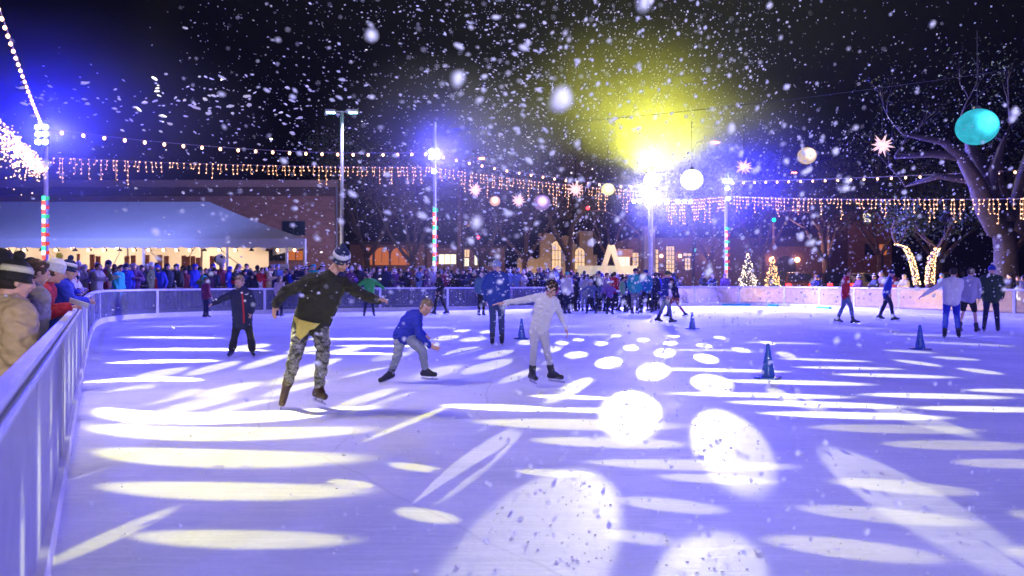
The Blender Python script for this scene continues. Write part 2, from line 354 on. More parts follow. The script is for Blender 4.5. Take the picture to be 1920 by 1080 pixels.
# ------------------------------------------------------------------ rink barrier
def panel_mat(name, alpha, col):
    m = bpy.data.materials.new(name); m.use_nodes = True; T = NT(m.node_tree); m.node_tree.nodes.clear()
    tc = T.n("ShaderNodeTexCoord").outputs['Object']
    nz = T.n("ShaderNodeTexNoise", {'Vector': tc, 'Scale': 5.0, 'Detail': 8.0, 'Roughness': .7}).outputs[0]
    fr = T.n("ShaderNodeMapRange", {0: nz, 1: .35, 2: .75, 3: alpha*.85, 4: min(1, alpha*1.25)}).outputs[0]
    d = T.n("ShaderNodeBsdfDiffuse", {0: col+(1,)}); t = T.n("ShaderNodeBsdfTranslucent", {0: col+(1,)})
    dt = T.n("ShaderNodeMixShader", {0: .4, 1: d.outputs[0], 2: t.outputs[0]})
    gl = T.n("ShaderNodeBsdfGlossy", {0: (1,1,1,1), 1: .15}); a = T.n("ShaderNodeMixShader", {0: .06, 1: dt.outputs[0], 2: gl.outputs[0]})
    tr = T.n("ShaderNodeBsdfTransparent", {0: (.92,.94,1,1)}); o = T.n("ShaderNodeMixShader", {0: fr, 1: tr.outputs[0], 2: a.outputs[0]})
    T.n("ShaderNodeOutputMaterial", {0: o.outputs[0]}); return m
M_white = mat('white_plastic', (.78,.78,.80), .45, var=.08, scale=5)
M_clear = panel_mat('clear_panel', .26, (.6,.62,.68)); M_frost = panel_mat('frosted_panel_backlit', .55, (.72,.60,.46))  # tan of the frosted panels holds warm light shining through from behind
M_wall = panel_mat('white_panel', .97, (.74,.74,.78))
bar_ = thing('rink_barrier', 'white railed barrier of clear and frosted panels curving around the ice rink', 'barrier')
def sub(a0, a1):
    o = [];
    for (x, y, nx, ny), a in zip(PATH, acc):
        if a0-1e-6 <= a <= a1+1e-6: o.append((x, y, nx, ny))
    return o
def pt(a):
    i = min(range(len(acc)), key=lambda k: abs(acc[k]-a)); return PATH[i]
total = acc[-1]; a = 0.0; k = 0
def arc_of(px):                                   # arc length where the boards cross a column of the photograph
    best = min((abs((x/y*F+960)-px), ac) for (x, y, _, _), ac in zip(PATH, acc) if y > 24); return best[1]
stops = [0, 2.4, 4.8, 7.2, 9.6, 12.0, 14.4, 16.8, 19.2, 21.6, 24.0, 26.4]+[27.9, 30.2]+[arc_of(q) for q in (289, 387, 500, 608, 718, 840, 950, 1045, 1130, 1217, 1303, 1385, 1469)]
while stops[-1]+2.5 < total: stops.append(stops[-1]+2.5)
for i in range(len(stops)-1):
    s0, s1 = stops[i], stops[i+1]; sg = sub(s0, s1)
    if len(sg) < 2: continue
    m = M_wall if s1 < 22 else (M_clear if s1 < arc_of(1250) else M_frost)
    q = MB(); q.strip([pt(s0)]+sg[1:-1]+[pt(s1)], .0, .02, .17, 1.0); q.build('panel', m, bar_)
    x, y, nx, ny = pt(s0); w_ = .10 if s0 > 22 else .012
    q = MB(); q.box((x+nx*.012, y+ny*.012, .52), (w_, .05 if s0 > 26 else .03, 1.0), math.atan2(ny, nx)-PI/2); q.build('post', M_white, bar_)
q = MB(); q.strip(PATH, -.035, .03, 0, .17); q.build('kickboard', mat('kickboard', (.80,.79,.70), .5, var=.1), bar_)
q = MB(); q.strip(PATH, -.03, -.012, 1.0, 1.022); q.strip(PATH, -.012, .042, 1.0, 1.07); q.build('handrail', mat('rail', (.74,.74,.80), .4, var=.15, scale=14, bump=.2), bar_)
q = MB(); q.strip(sub(0, 21), -.015, -.0125, 1.024, 1.040); q.build('rubber_seal', mat('rubber', (.03,.03,.04), .7), bar_)

for (pa, pb) in ((1352,1403),(1438,1455),(1540,1556)):     # coloured boxes standing in for teal light on the kick board
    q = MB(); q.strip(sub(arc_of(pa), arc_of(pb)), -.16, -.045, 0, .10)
    if q.v: q.build('teal_light_box', mat('teal_light', (.03,.55,.42), .6), bar_)
# ------------------------------------------------------------------ tent
W_BULB = emis('warm_bulb', (1, .52, .26), 9.0); W_DOT = emis('warm_dot', (1, .50, .28), 5.5)
C_LENS = emis('cool_lens', (.55, .72, 1), 60.0); O_LAMP = emis('orange_lamp', (1, .22, .05), 14)
M_cable = mat('cable', (.25,.22,.30), .6, var=0); M_pole = mat('painted_pole', (.62,.62,.66), .45, var=.1, scale=3)
M_dark = mat('dark_metal', (.03,.03,.035), .5); M_fabric = mat('tent_fabric', (.66,.68,.74), .7, var=.06, scale=1.2)
tent = thing('event_tent', 'long white hip-roofed event tent with cream back wall in front of the brick hall', 'tent', (-22, 41, 0))
def up(o): return o
TX0, TX1, TY0, TY1, EZ, RZ = -40.0, -10.1, 36.0, 47.0, 3.42, 5.80
def rel(g, name, m, smooth=False, parent=tent):
    g.v = [tuple(Vector(v)-Vector(tent.location)) for v in g.v]; return g.build(name, m, parent, smooth)
g = MB(); n_ = 26
ridge0, ridge1 = (-35, 41.5), (-17.0, 41.5); BX = -15.2
def slope(a, b, c, d, nu=14, nv=8, sag=.10):
    vs = []; fs = []
    for j in range(nv+1):
        for i in range(nu+1):
            u, v = i/nu, j/nv; p = (Vector(a)*(1-u)+Vector(b)*u)*(1-v)+(Vector(d)*(1-u)+Vector(c)*u)*v
            p.z -= sag*math.sin(PI*v)*(.7+.6*abs(math.sin(u*nu/4*PI))); vs.append(p)
    for j in range(nv):
        for i in range(nu): q = j*(nu+1)+i; fs.append((q, q+1, q+nu+2, q+nu+1))
    g.add(vs, fs)
slope((TX0,TY0,EZ), (TX1,TY0,EZ), (*ridge1,RZ), (*ridge0,RZ), 24)
slope((TX1,TY0,EZ), (BX,TY1,EZ), (*ridge1,RZ), (*ridge1,RZ), 10)
slope((BX,TY1,EZ), (TX0,TY1,EZ), (*ridge0,RZ), (*ridge1,RZ), 24)
roof = rel(g, 'roof', M_fabric, True)
g = MB()
for k in range(80):
    x0 = TX0+(TX1-TX0)*k/80; x1 = TX0+(TX1-TX0)*(k+1)/80; h = .42+.05*(k % 2)
    g.add([(x0,TY0-.02,EZ),(x1,TY0-.02,EZ),(x1,TY0-.02,EZ-.42-.05*((k+1) % 2)),(x0,TY0-.02,EZ-.42-.05*(k % 2))], [(0,1,2,3)])
for k in range(24):
    y0 = TY0+(TY1-TY0)*k/24; y1 = TY0+(TY1-TY0)*(k+1)/24
    xa = TX1+(BX-TX1)*k/24; xb = TX1+(BX-TX1)*(k+1)/24; g.add([(xa,y0,EZ),(xb,y1,EZ),(xb,y1,EZ-.45),(xa,y0,EZ-.45)], [(0,1,2,3)])
rel(g, 'valance', M_fabric)
g = MB(); g.box((-27.8, 45.0, 1.7), (26, .05, 3.4)); rel(g, 'back_wall', mat('cream_wall', (.78,.66,.50), .8, var=.1, scale=1.0))
for px in (-60, 268, 425, 537, 571):
    x = (px-960)/F*TY0
    g = MB(); g.tube([(x,TY0+.08,-.06),(x,TY0+.08,EZ)], .065, 8); rel(g, 'post', M_white)
for x in (-33, -27.2, -21.3, -17.2):     # inside: king pole with two braces
    g = MB(); g.tube([(x,41,0),(x,41,5.6)], .05, 6); g.tube([(x,41,3.9),(x-2.2,43,1.6)], .025, 5); g.tube([(x,41,3.9),(x+2.2,43,1.6)], .025, 5)
    rel(g, 'king_pole', mat('grey_tube', (.3,.28,.27), .5))
for px in (12, 45, 75, 104, 138, 165, 194, 222, 250, 278, 306, 330, 355, 381, 410, 440, 470, 500, 520, 552):
    x = (px-960)/F*TY0; g = MB(); g.lathe((x, TY0+.12, EZ-.60), [(.13,0),(.10,.06),(.03,.13),(.02,.22)], 10)
    s = rel(g, 'eave_lamp', M_dark)
    if R.random() < .5 or px > 500:
        g = MB(); g.ell((x, TY0+.02, EZ-.56), .075, n=8, m=6); s2 = rel(g, 'bulb', W_BULB, parent=s)
for i, (px, py) in enumerate(((60,452), (133,459), (221,461), (292,456), (372,455))):
    p = at(px, py, 40.5)
    s = thing('star_lantern', None, 'lantern', p); s['label'] = 'small warm star light hanging inside the tent, number %s from the left tent edge' % ['first','second','third','fourth','fifth'][i]
    s['group'] = 'star lights inside the tent'
    g = MB()
    for k in range(8): a = k*PI/4; g.tube([(0,0,0),(math.cos(a)*.28,0,math.sin(a)*.28)], [.04,.004], 5)
    g.ell((0,0,0), .09, n=8, m=6); g.build('star', W_BULB, s)
    g = MB(); g.tube([(0,0,.1),(0,0,1.2)], .008, 4); g.build('cord', M_dark, s)
for x in (-31, -24.5, -18, -12.3):
    l = bpy.data.lights.new('tent_lamp', 'POINT'); l.energy = 420; l.color = (1,.78,.62); l.shadow_soft_size = .15
    o = link('tent_lamp', l, loc=(x, 42.2, 2.95))
g = MB(); rr = random.Random(3)
for px, y0 in ((147,476),(173,477),(184,480),(238,480),(250,479),(276,478),(300,478),(312,480),(345,479),(352,481),(362,480),(372,483),(398,480)):
    p = at(px, y0, 38.5); g.box((p.x, 38.5, p.z/2), (.22 if px > 170 else .12, .10, p.z))
for z in (.9, 1.5, 1.9): g.box(((-22.5-15.6)/2, 38.56, z), (6.9+1, .06, .14))
o = g.build('wooden_screen', mat('red_wood', (.5,.17,.09), .7)); tag(o, 'reddish timber post and rail screen standing under the tent', 'screen')
# shelves / counters below the screen
g = MB(); c = at(474, 500, 35.2); g.box((c.x, 35.2, 1.30), (2.05, .06, .62)); o = g.build('banner', mat('teal_banner', (.02,.22,.26), .6, var=.05)); tag(o, 'teal banner with a row of small white marks hung below the tent edge', 'banner')
g = MB()
for k in range(6):
    x = c.x-.85+.33*k; g.box((x, 35.16, 1.42), (.05, .012, .16)); g.box((x+.06, 35.16, 1.47), (.10, .012, .05)); g.box((x, 35.16, 1.16), (.12, .012, .035))
g.build('mark', mat('white_print', (.8,.8,.8), .6, var=0), o)
for px in (437, 511):
    p = at(px, 500, 35.2); g = MB(); g.tube([(p.x,35.24,-.06),(p.x,35.24,1.68)], .03, 6); g.build('post', M_pole, o)
def board(px0, px1, py0, py1, d, m, label, marks=False):
    p0 = at(px0, py0, d); p1 = at(px1, py1, d); t = thing('notice_board', label, 'sign', ((p0.x+p1.x)/2, d, 0))
    g = MB(); g.box((0, 0, (p0.z+p1.z)/2), (abs(p1.x-p0.x), .03, abs(p0.z-p1.z))); g.build('board', m, t)
    g = MB(); g.tube([(0,.05,-.06),(0,.05,max(p0.z,p1.z)-.1)], .03, 6); g.build('post', M_pole, t)
    if marks:
        g = MB(); r_ = random.Random(px0)
        for k in range(5): g.box((r_.uniform(-.12,.12), -.02, p1.z+.12+.09*k), (abs(p1.x-p0.x)*r_.uniform(.35,.6), .008, .03))
        g.build('print', mat('grey_print', (.3,.25,.4), .6, var=0), t)
board(515, 541, 495, 521, 34.5, M_white, 'white poster board on a stand by the right end of the tent', True)
board(783, 797, 498, 530, 36.0, mat('lilac_board', (.5,.48,.62), .6), 'tall pale poster board in the crowd beside the middle lamp pole', True)
g = MB(); p = at(413, 487, 35.6); t = thing('round_prop', 'large round white ball with dark side patches raised above the crowd under the tent', 'ball', (p.x, 35.6, 0))  # plain ball in place of a patterned round prop, not a lamp
g.ell((0,0,p.z), .27, n=16, m=12); g.build('ball', M_white, t, True)
g = MB(); g.ell((-.13,-.12,p.z+.02), (.13,.13,.18)); g.ell((.12,-.16,p.z+.12), (.08,.08,.07)); g.build('patch', M_dark, t, True)
g = MB(); g.tube([(0,0,-.06),(0,0,p.z-.2)], .05, 6); g.build('stand', M_dark, t)

# ------------------------------------------------------------------ buildings
def brick(name, c, mortar=(.2,.18,.18), sc_=1.0):
    if name in MATS: return MATS[name]
    m = bpy.data.materials.new(name); m.use_nodes = True; T = NT(m.node_tree); b = m.node_tree.nodes["Principled BSDF"]
    tc = T.n("ShaderNodeTexCoord").outputs['Object']; mp = T.n("ShaderNodeMapping", {0: tc}); mp.inputs[2].default_value = (PI/2, 0, 0)
    br = T.n("ShaderNodeTexBrick", {'Vector': mp.outputs[0], 'Color1': c+(1,), 'Color2': tuple(x*.75 for x in c)+(1,), 'Mortar': mortar+(1,), 'Scale': sc_, 'Mortar Size': .012, 'Brick Width': .45, 'Row Height': .16})
    m.node_tree.links.new(br.outputs[0], b.inputs['Base Color']); b.inputs['Roughness'].default_value = .85; MATS[name] = m; return m
LIT = emis('lit_window', (1, .62, .34), 1.15); LITW = emis('lit_shop', (1, .86, .62), 1.6); LITO = emis('lit_orange', (1, .26, .08), .5)
M_stucco = mat('stucco', (.62,.50,.36), .9, var=.12, scale=1.5); M_maroon = mat('plaster_dark', (.30,.20,.20), .9, var=.15, scale=1)
M_roof = mat('roof_dark', (.07,.05,.05), .8)
def arch_poly(cx, z0, w, h, n=10):
    pts = [(cx-w/2, z0), (cx+w/2, z0)]
    for k in range(n+1):
        a = PI*k/n; pts.append((cx+w/2*math.cos(a), z0+h-w/2+w/2*math.sin(a)))
    return pts
def extr(poly, y0, y1):
    g = MB(); n = len(poly); g.add([(x,y0,z) for x, z in poly]+[(x,y1,z) for x, z in poly],
        [tuple(range(n)), tuple(range(2*n-1, n-1, -1))]+[(i, i+n, (i+1) % n+n, (i+1) % n) for i in range(n)]); return g
def window(root, cx, z0, w, h, yf, m, mull=(2, 3), arch=False, frame=M_dark, d=.05):
    wn = extr(arch_poly(cx, z0-.06, w+.14, h+.14) if arch else [(cx-w/2-.07,z0-.07),(cx+w/2+.07,z0-.07),(cx+w/2+.07,z0+h+.07),(cx-w/2-.07,z0+h+.07)], yf-.03, yf+.02).build('window', frame, root)
    extr(arch_poly(cx, z0, w, h) if arch else [(cx-w/2,z0),(cx+w/2,z0),(cx+w/2,z0+h),(cx-w/2,z0+h)], yf-.045, yf-.034).build('pane', m, wn)
    g = MB()
    for i in range(1, mull[0]): g.box((cx-w/2+w*i/mull[0], yf-.055, z0+h/2), (.05, .016, h*(.94 if not arch else .8)))
    for i in range(1, mull[1]): g.box((cx, yf-.060, z0+h*i/mull[1]), (w, .016, .05))
    if g.v: g.build('mullion', frame, wn)
def building(name, label, px0, px1, pytop, d, m, depth=10, pyside=None, cat='building'):
    p0 = at(px0, pytop, d); p1 = at(px1, pytop, d); t = thing(name, label, cat, (0, d, 0)); z = p0.z
    g = MB(); g.box(((p0.x+p1.x)/2, depth/2, z/2-.05), (p1.x-p0.x, depth, z+.1)); g.build('wall', m, t)
    return t, z
def wpx(t, d, px0, px1, py0, py1, m, mull=(2, 3), arch=False, frame=M_dark):
    a = at(px0, py0, d); b = at(px1, py1, d); window(t, (a.x+b.x)/2, b.z, b.x-a.x, a.z-b.z, 0, m, mull, arch, frame)
t, z = building('brick_hall', 'long flat-roofed brick hall with dark parapet band behind the tent', -380, 628, 352, 52, brick('hall_brick', (.33,.17,.16)), 2.4)
a = at(-380, 350, 51.7); b = at(634, 350, 51.7)
g = MB(); g.box(((a.x+b.x)/2, 1.1, z+.25), (b.x-a.x, 2.9, .5)); g.build('parapet', mat('parapet', (.30,.20,.20), .8), t)
g = MB(); g.box(((a.x+b.x)/2, -.16, z-.3), (b.x-a.x-.3, .3, .55)); g.build('dark_band', mat('band', (.10,.07,.08), .8), t)  # dark band just under the parapet
wpx(t, 52, 530, 571, 416, 440, mat('dark_glass', (.02,.03,.05), .1, var=0), (2, 1)); wpx(t, 52, 541, 568, 470, 488, LITO, (2, 1)); wpx(t, 52, 506, 536, 470, 488, mat('dark_glass', (.02,.03,.05), .1), (2, 1))
g = MB(); x = at(631, 0, 51.6).x; g.tube([(x, -.3, 0), (x, -.3, 8)], .09, 8); g.build('downpipe', mat('pipe', (.2,.2,.26), .5), t)
# shops far behind the middle of the rink
t, z = building('low_shop', 'low dark shop with yellow lit windows left of the mission building', 800, 945, 465, 75, M_maroon)
for q in ((823,855,477,495,LITW),(866,880,468,482,LIT),(868,879,484,499,LITW),(890,906,477,497,LITW),(912,930,480,497,mat('dark_glass',(.02,.03,.05),.1))): wpx(t, 75, q[0], q[1], q[2], q[3], q[4], (3, 1))
a = at(795, 462, 75); b = at(950, 462, 75); g = MB(); g.box(((a.x+b.x)/2, 4.6, z+.15), (b.x-a.x, 10.4, .3)); g.build('roof', M_roof, t)
t, z = building('arcade_shop', 'dark shop with glowing orange arches behind the middle crowd', 656, 790, 458, 72, M_maroon)
for px, w_ in ((690,16),(716,26),(748,30),(770,10)):
    wpx(t, 72, px-w_/2, px+w_/2, 464, 497, LITO, (2, 1), True, M_maroon)
a = at(650, 455, 72); b = at(795, 455, 72); g = MB(); g.box(((a.x+b.x)/2, 4.6, z+.12), (b.x-a.x, 10.6, .25)); g.build('roof', M_roof, t)
t = thing('mission_building', 'cream stucco mission-style building with two towers and arched doors', 'building', (0, 78, 0)); D = 78
for i, (x0, x1, yt) in enumerate(((1013,1046,441),(1087,1112,437))):
    a = at(x0, yt, D); b = at(x1, yt, D); g = MB(); g.box(((a.x+b.x)/2, 2, a.z/2), (b.x-a.x, 4, a.z)); tw = g.build('tower', M_stucco, t)
    g = MB(); g.box(((a.x+b.x)/2, 2, a.z+.1), (b.x-a.x+.3, 4.3, .2)); g.build('cornice', M_stucco, tw)
poly = [(at(970,0,D).x, 0), (at(1120,0,D).x, 0), (at(1120,478,D).x, at(0,478,D).z)]
for px, py in ((1100,478),(1086,470),(1078,455),(1070,444),(1060,441),(1050,446),(1045,468),(1012,482),(1005,486),(995,481),(988,486),(980,482),(975,482),(970,486)): p = at(px, py, D); poly.append((p.x, p.z))
extr(poly, .2, 6).build('facade', M_stucco, t)
for px0, px1, y0, y1, m in ((1035,1052,452,505,LIT),(1078,1096,465,505,LIT)):
    a = at(px0, y0, D); b = at(px1, y1, D); window(t, (a.x+b.x)/2, b.z, b.x-a.x, a.z-b.z, -.02, m, (3, 3), True)
for i, px in enumerate((984, 1002, 1066, 1100)):
    l = bpy.data.lights.new('uplight', 'POINT'); l.energy = 110; l.color = (1,.68,.36); l.shadow_soft_size = .1; p = at(px, 512, D-1.6); link('uplight', l, loc=(p.x, D-1.6, .5))
# A-shaped gable front and lit counter
t = thing('gabled_kiosk', 'small white kiosk with a steep A-shaped frame and long lit counter', 'kiosk', (0, 62, 0)); D = 62
def legs(pa, pb, wid, nm):
    a = at(*pa, D); b = at(*pb, D); dv = Vector((b.x-a.x, 0, b.z-a.z)).normalized(); nn = Vector((-dv.z, 0, dv.x))*wid/2
    A = Vector((a.x,0,a.z)); B = Vector((b.x,0,b.z)); g = MB(); pts = [A+nn, A-nn, B-nn, B+nn]
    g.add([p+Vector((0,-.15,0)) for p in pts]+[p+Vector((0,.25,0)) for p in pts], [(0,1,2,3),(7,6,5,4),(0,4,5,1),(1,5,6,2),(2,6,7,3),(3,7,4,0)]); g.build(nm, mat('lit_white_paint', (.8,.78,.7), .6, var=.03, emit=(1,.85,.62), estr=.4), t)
legs((1145,460), (1129,512), .42, 'frame_leg'); legs((1147,460), (1163,512), .42, 'frame_leg')
a = at(1085, 498, D); b = at(1196, 510, D); g = MB(); g.box(((a.x+b.x)/2, .8, a.z/2), (b.x-a.x, .8, a.z)); g.build('counter', mat('lit_white_paint', (.8,.78,.7)), t)
a = at(1161, 482, D); b = at(1183, 498, D); window(t, (a.x+b.x)/2, b.z, b.x-a.x, a.z-b.z, 1.0, LITW, (3, 1), False, M_white)
g = MB(); a = at(1155, 466, D); b = at(1190, 482, D); g.box(((a.x+b.x)/2, 2.2, (a.z+b.z)/2), (b.x-a.x, 2, a.z-b.z)); g.build('roof', M_maroon, t)
t, z = building('brick_store', 'mauve plaster store with tall glowing grid windows right of the kiosk', 1178, 1440, 446, 70, M_maroon)
for q in ((1186,1199,474,500,LIT,(2,3)),(1219,1234,468,512,LIT,(3,5)),(1249,1264,462,512,LIT,(3,6)),(1281,1296,475,480,LIT,(2,1)),(1284,1294,484,506,LIT,(2,3))): wpx(t, 70, *q)
for px in (1240, 1275, 1326):
    p = at(px, 480, 69.6); g = MB(); g.ell((p.x, -.4, p.z), .16); g.build('wall_lamp', W_BULB, t)
t, z = building('arched_house', 'dark brown house with a wide arched entrance behind the lit fir trees', 1434, 1545, 462, 66, mat('brown_plaster', (.26,.13,.10), .9))
a = at(1455, 480, 66); b = at(1492, 520, 66); extr(arch_poly((a.x+b.x)/2, 0, b.x-a.x, a.z), -.05, -.02).build('archway', M_dark, t)
for px in (1447, 1495): p = at(px, 487, 65.7); g = MB(); g.ell((p.x, -.3, p.z), .22); g.build('wall_lamp', W_BULB, t)
p0 = at(1434, 462, 66); p1 = at(1545, 462, 66)
extr([(p0.x-.3, p0.z), (p1.x+.3, p1.z), (p1.x-.8, p1.z+.9), (p0.x+1.2, p0.z+.9)], -.3, 10).build('roof', M_roof, t)
t, z = building('tall_brick_block', 'tall brick block half hidden by dark trees on the right', 1590, 1672, 394, 80, brick('orange_brick', (.42,.18,.10)))
wpx(t, 80, 1618, 1632, 400, 416, LITW, (2, 2)); wpx(t, 80, 1622, 1640, 458, 478, mat('dark_glass', (.02,.03,.05), .1), (2, 2)); wpx(t, 80, 1648, 1662, 458, 478, LITO, (2, 2))
# street lights for those fronts: the town's own lamps
for (px, py, d) in ((1200, 450, 60), (1480, 440, 57), (1620, 400, 68), (860, 440, 66), (700, 300, 80)):
    l = bpy.data.lights.new('street_glow', 'POINT'); l.energy = 600; l.color = (1,.5,.3); l.shadow_soft_size = .2; p = at(px, py, d); link('street_glow', l, loc=p)

# ------------------------------------------------------------------ poles
def flood_pole(label, P, top, heads, strip=None, r=.09):
    t = thing('lamp_pole', label, 'lamp pole', (P.x, P.y, 0))
    g = MB(); g.tube([(0,0,-.06),(0,0,3),(0,0,top)], [r*1.1, r, r*.85], 10); pole = g.build('pole', M_pole, t, True)
    g = MB(); g.box((0,0,.1), (.5,.5,.3)); g.build('base', M_dark, pole)
    for (x, z) in heads:
        g = MB(); g.box((x, -.18, P.z+z), (.26, .16, .22)); g.tube([(x,-.1,P.z+z),(0,0,P.z+z)], .025, 5); h = g.build('lamp_head', M_dark, t)
        g = MB(); g.ell((x, -.27, P.z+z), (.12,.03,.10), n=12, m=8); g.build('lens', C_LENS, h)
    if strip:
        z0, z1 = strip; cols = ['green', 'red', 'white', 'red', 'green', 'white', 'red']; c = {'green': (.05,.9,.35), 'red': (1,.08,.06), 'white': (.9,.95,1)}; n = 14
        for k in range(n):
            za = z1-(z1-z0)*k/n; zb = z1-(z1-z0)*(k+.93)/n; cc = cols[k % 7]
            g = MB(); g.tube([(-.02,-r-.03,za),(-.02,-r-.03,zb)], .055, 6); g.build('light_tube', emis('led_'+cc, c[cc], 3.0), t)
            if k % 2 == 0:
                g = MB(); g.box((.13, -r, (za+zb)/2), (.10, .05, abs(za-zb)*.8)); g.build('side_tube', emis('led_'+('red' if cc != 'green' else 'green')+'_side', c['red' if cc != 'green' else 'green'], .8), t)
    return t
six = [(-.14,.28),(.14,.28),(-.14,0),(.14,0),(-.14,-.30),(.14,-.30)]
flood_pole('white pole with six flood lamps and coloured light tube before the tent', LP, LP.z+.3, six, (2.2, 4.7))
flood_pole('white lamp pole with flood lamps and candy-coloured light tube behind the middle boards', MP, 9.3, [(-.14,.1),(.14,.1),(-.14,-.2),(.14,-.2),(0,-.9)], (1.9, 5.0))
flood_pole('lamp pole with a light tube standing between the glare and the lit fir trees', RP, RP.z+.4, [(-.14,.1),(.14,.1),(0,-.3),(.05,-.9)], (1.8, 4.4))
t = flood_pole('truss pole carrying the bright yellow-white glare lamps and a bar of lamps', CP, CP.z+.8, [(-.3,0),(0,0),(.3,0),(-.15,.3),(.15,.3)], None, .14)
g = MB(); g.tube([(-1.2,-.1,5.85),(2.5,-.1,5.85)], .05, 6); g.tube([(-1.2,-.1,6.15),(2.5,-.1,6.15)], .05, 6)
for k in range(16): g.tube([(-1.2+.23*k,-.1,5.85 if k % 2 else 6.15),(-.97+.23*k,-.1,6.15 if k % 2 else 5.85)], .02, 4)
g.build('truss', M_dark, t)
for x in (-1.0,-.7,-.3,.1,.5,.9,1.5,1.85,2.2):
    g = MB(); g.box((x,-.25,5.85), (.22,.2,.2)); h = g.build('lamp_head', M_dark, t); g = MB(); g.ell((x,-.36,5.85), (.10,.03,.10), n=10, m=6); g.build('lens', C_LENS, h)
g = MB(); g.ell((0,-.5,CP.z), (.42,.10,.36)); g.build('lens', emis('glare_lens', (1,1,.8), 90), t)
# car-park lamp with two heads
p = at(641, 210, 44); t = thing('street_lamp', 'tall thin car-park lamp with two flat cyan-white heads above the hall corner', 'street lamp', (p.x, 44, 0))
g = MB(); g.tube([(0,0,-.06),(0,0,p.z)], [.13,.09], 10); g.build('pole', mat('grey_pole', (.30,.32,.36), .5), t, True)
for s in (-1, 1):
    g = MB(); g.tube([(0,0,p.z),(s*.4,0,p.z+.05)], .04, 6); g.box((s*.66, 0, p.z+.05), (.56, .4, .14)); h = g.build('lamp_head', M_pole, t)
    g = MB(); g.box((s*.66, 0, p.z-.04), (.46, .32, .05)); g.build('lens', emis('cyan_lens', (.35,.95,1), 14), h)
spot('car_park_lamp', (p.x+.7, 44, p.z-.1), (p.x, 46, 0), 3e3, (.62, .55, 1), 100, .8, .2)
spot('roof_wash', LP+Vector((0,.6,.2)), (-22, 40, 5), 5.0e3, (.24,.29,1), 130, .8, .2)
spot('hall_wash', (-14, 46, 1.2), (-16, 52, 6), 260, (.7,.4,1), 120, .9, .2)
def road_lamp(px, py, d, label, arm=1.6):
    p = at(px, py, d); t = thing('street_lamp', label, 'street lamp', (p.x-arm, d, 0), group=None)
    g = MB(); g.tube([(0,0,-.06),(0,0,p.z-.5),(.25,0,p.z-.05),(arm-.3,0,p.z+.05)], [.12,.08,.06,.05], 8); g.build('pole', mat('brown_pole', (.16,.10,.07), .7), t, True)
    g = MB(); g.ell((arm,0,p.z+.02), (.5,.2,.10)); h = g.build('lamp_head', M_dark, t, True); g = MB(); g.ell((arm,-.04,p.z-.05), (.36,.18,.09)); g.build('lens', O_LAMP, h)
road_lamp(905, 296, 60, 'orange street lamp just right of the middle lamp pole'); road_lamp(1340, 266, 56, 'orange street lamp above the round white lantern'); road_lamp(1487, 323, 60, 'orange street lamp right of the star above the lit firs')
p = at(861, 388, 55); t = thing('utility_pole', 'brown wooden utility pole with crossarm behind the crowd', 'pole', (p.x, 55, 0)); wd = mat('pole_wood', (.28,.15,.09), .9)
g = MB(); g.tube([(0,0,-.06),(0,0,9.5)], [.18,.12], 8); g.build('pole', wd, t, True); g = MB(); g.box((0,0,8.6), (2.0,.1,.12)); g.build('crossarm', wd, t)
def signal(px, py, d, col, label, polepx=None, arm=None):
    p = at(px, py, d); t = thing('traffic_light', label, 'traffic light', (p.x, d, 0))
    g = MB(); g.box((0, 0, p.z), (.34, .2, 1.0)); g.build('signal_box', M_dark, t)
    for k, dz in enumerate((.3, 0, -.3)):
        lit = (col == 'red' and k == 0) or (col == 'green' and k == 2)
        g = MB(); g.ell((0,-.12,p.z+dz), (.13,.04,.13)); g.build('lens', emis('sig_'+col, (1,.03,.03) if col == 'red' else (0,.9,.55), 9) if lit else M_dark, t)
    g = MB(); wp = mat('mast', (.45,.28,.2), .5)
    if arm:
        q = at(arm[0], arm[1], d); h = at(arm[2], arm[3], d); g.tube([(0,.15,p.z+.4),((h.x-p.x)*.0,.15,h.z),(h.x-p.x,.15,h.z+.1),((h.x+q.x)/2-p.x,.15,(h.z+q.z)/2+.4),(q.x-p.x,.15,q.z)], .06, 6); g.tube([(q.x-p.x,.15,q.z),(q.x-p.x,.15,-.06)], .1, 8)
    else: g.tube([(0,.15,p.z+.5),(0,.15,-.06)], .08, 6)
    g.build('mast_arm', wp, t, True)
signal(1102, 398, 55, 'red', 'red traffic light hanging from a curved arm left of the glare', arm=(1200, 440, 1130, 396))
signal(1212, 455, 58, 'red', 'red traffic light on the pale pillar below the glare')
signal(897, 452, 62, 'red', 'distant red traffic light above the crowd right of the utility pole')
signal(1301, 462, 60, 'green', 'green traffic light beside the glowing grid windows')
signal(1450, 405, 56, 'green', 'green traffic light on a curved arm above the lit firs', arm=(1556, 420, 1490, 396))
signal(1556, 462, 57, 'green', 'green traffic light low over the parked cars')
p = at(1216, 430, 50); t = thing('pillar', 'pale square pillar rising from the crowd under the glare', 'pillar', (p.x, 50, 0))
g = MB(); g.box((0,0,p.z/2), (.75,.75,p.z)); g.build('shaft', mat('pale_plaster', (.55,.45,.5), .8), t); g = MB(); g.box((0,0,p.z+.1), (.95,.95,.2)); g.build('cap', mat('pale_plaster', (.55,.45,.5)), t)

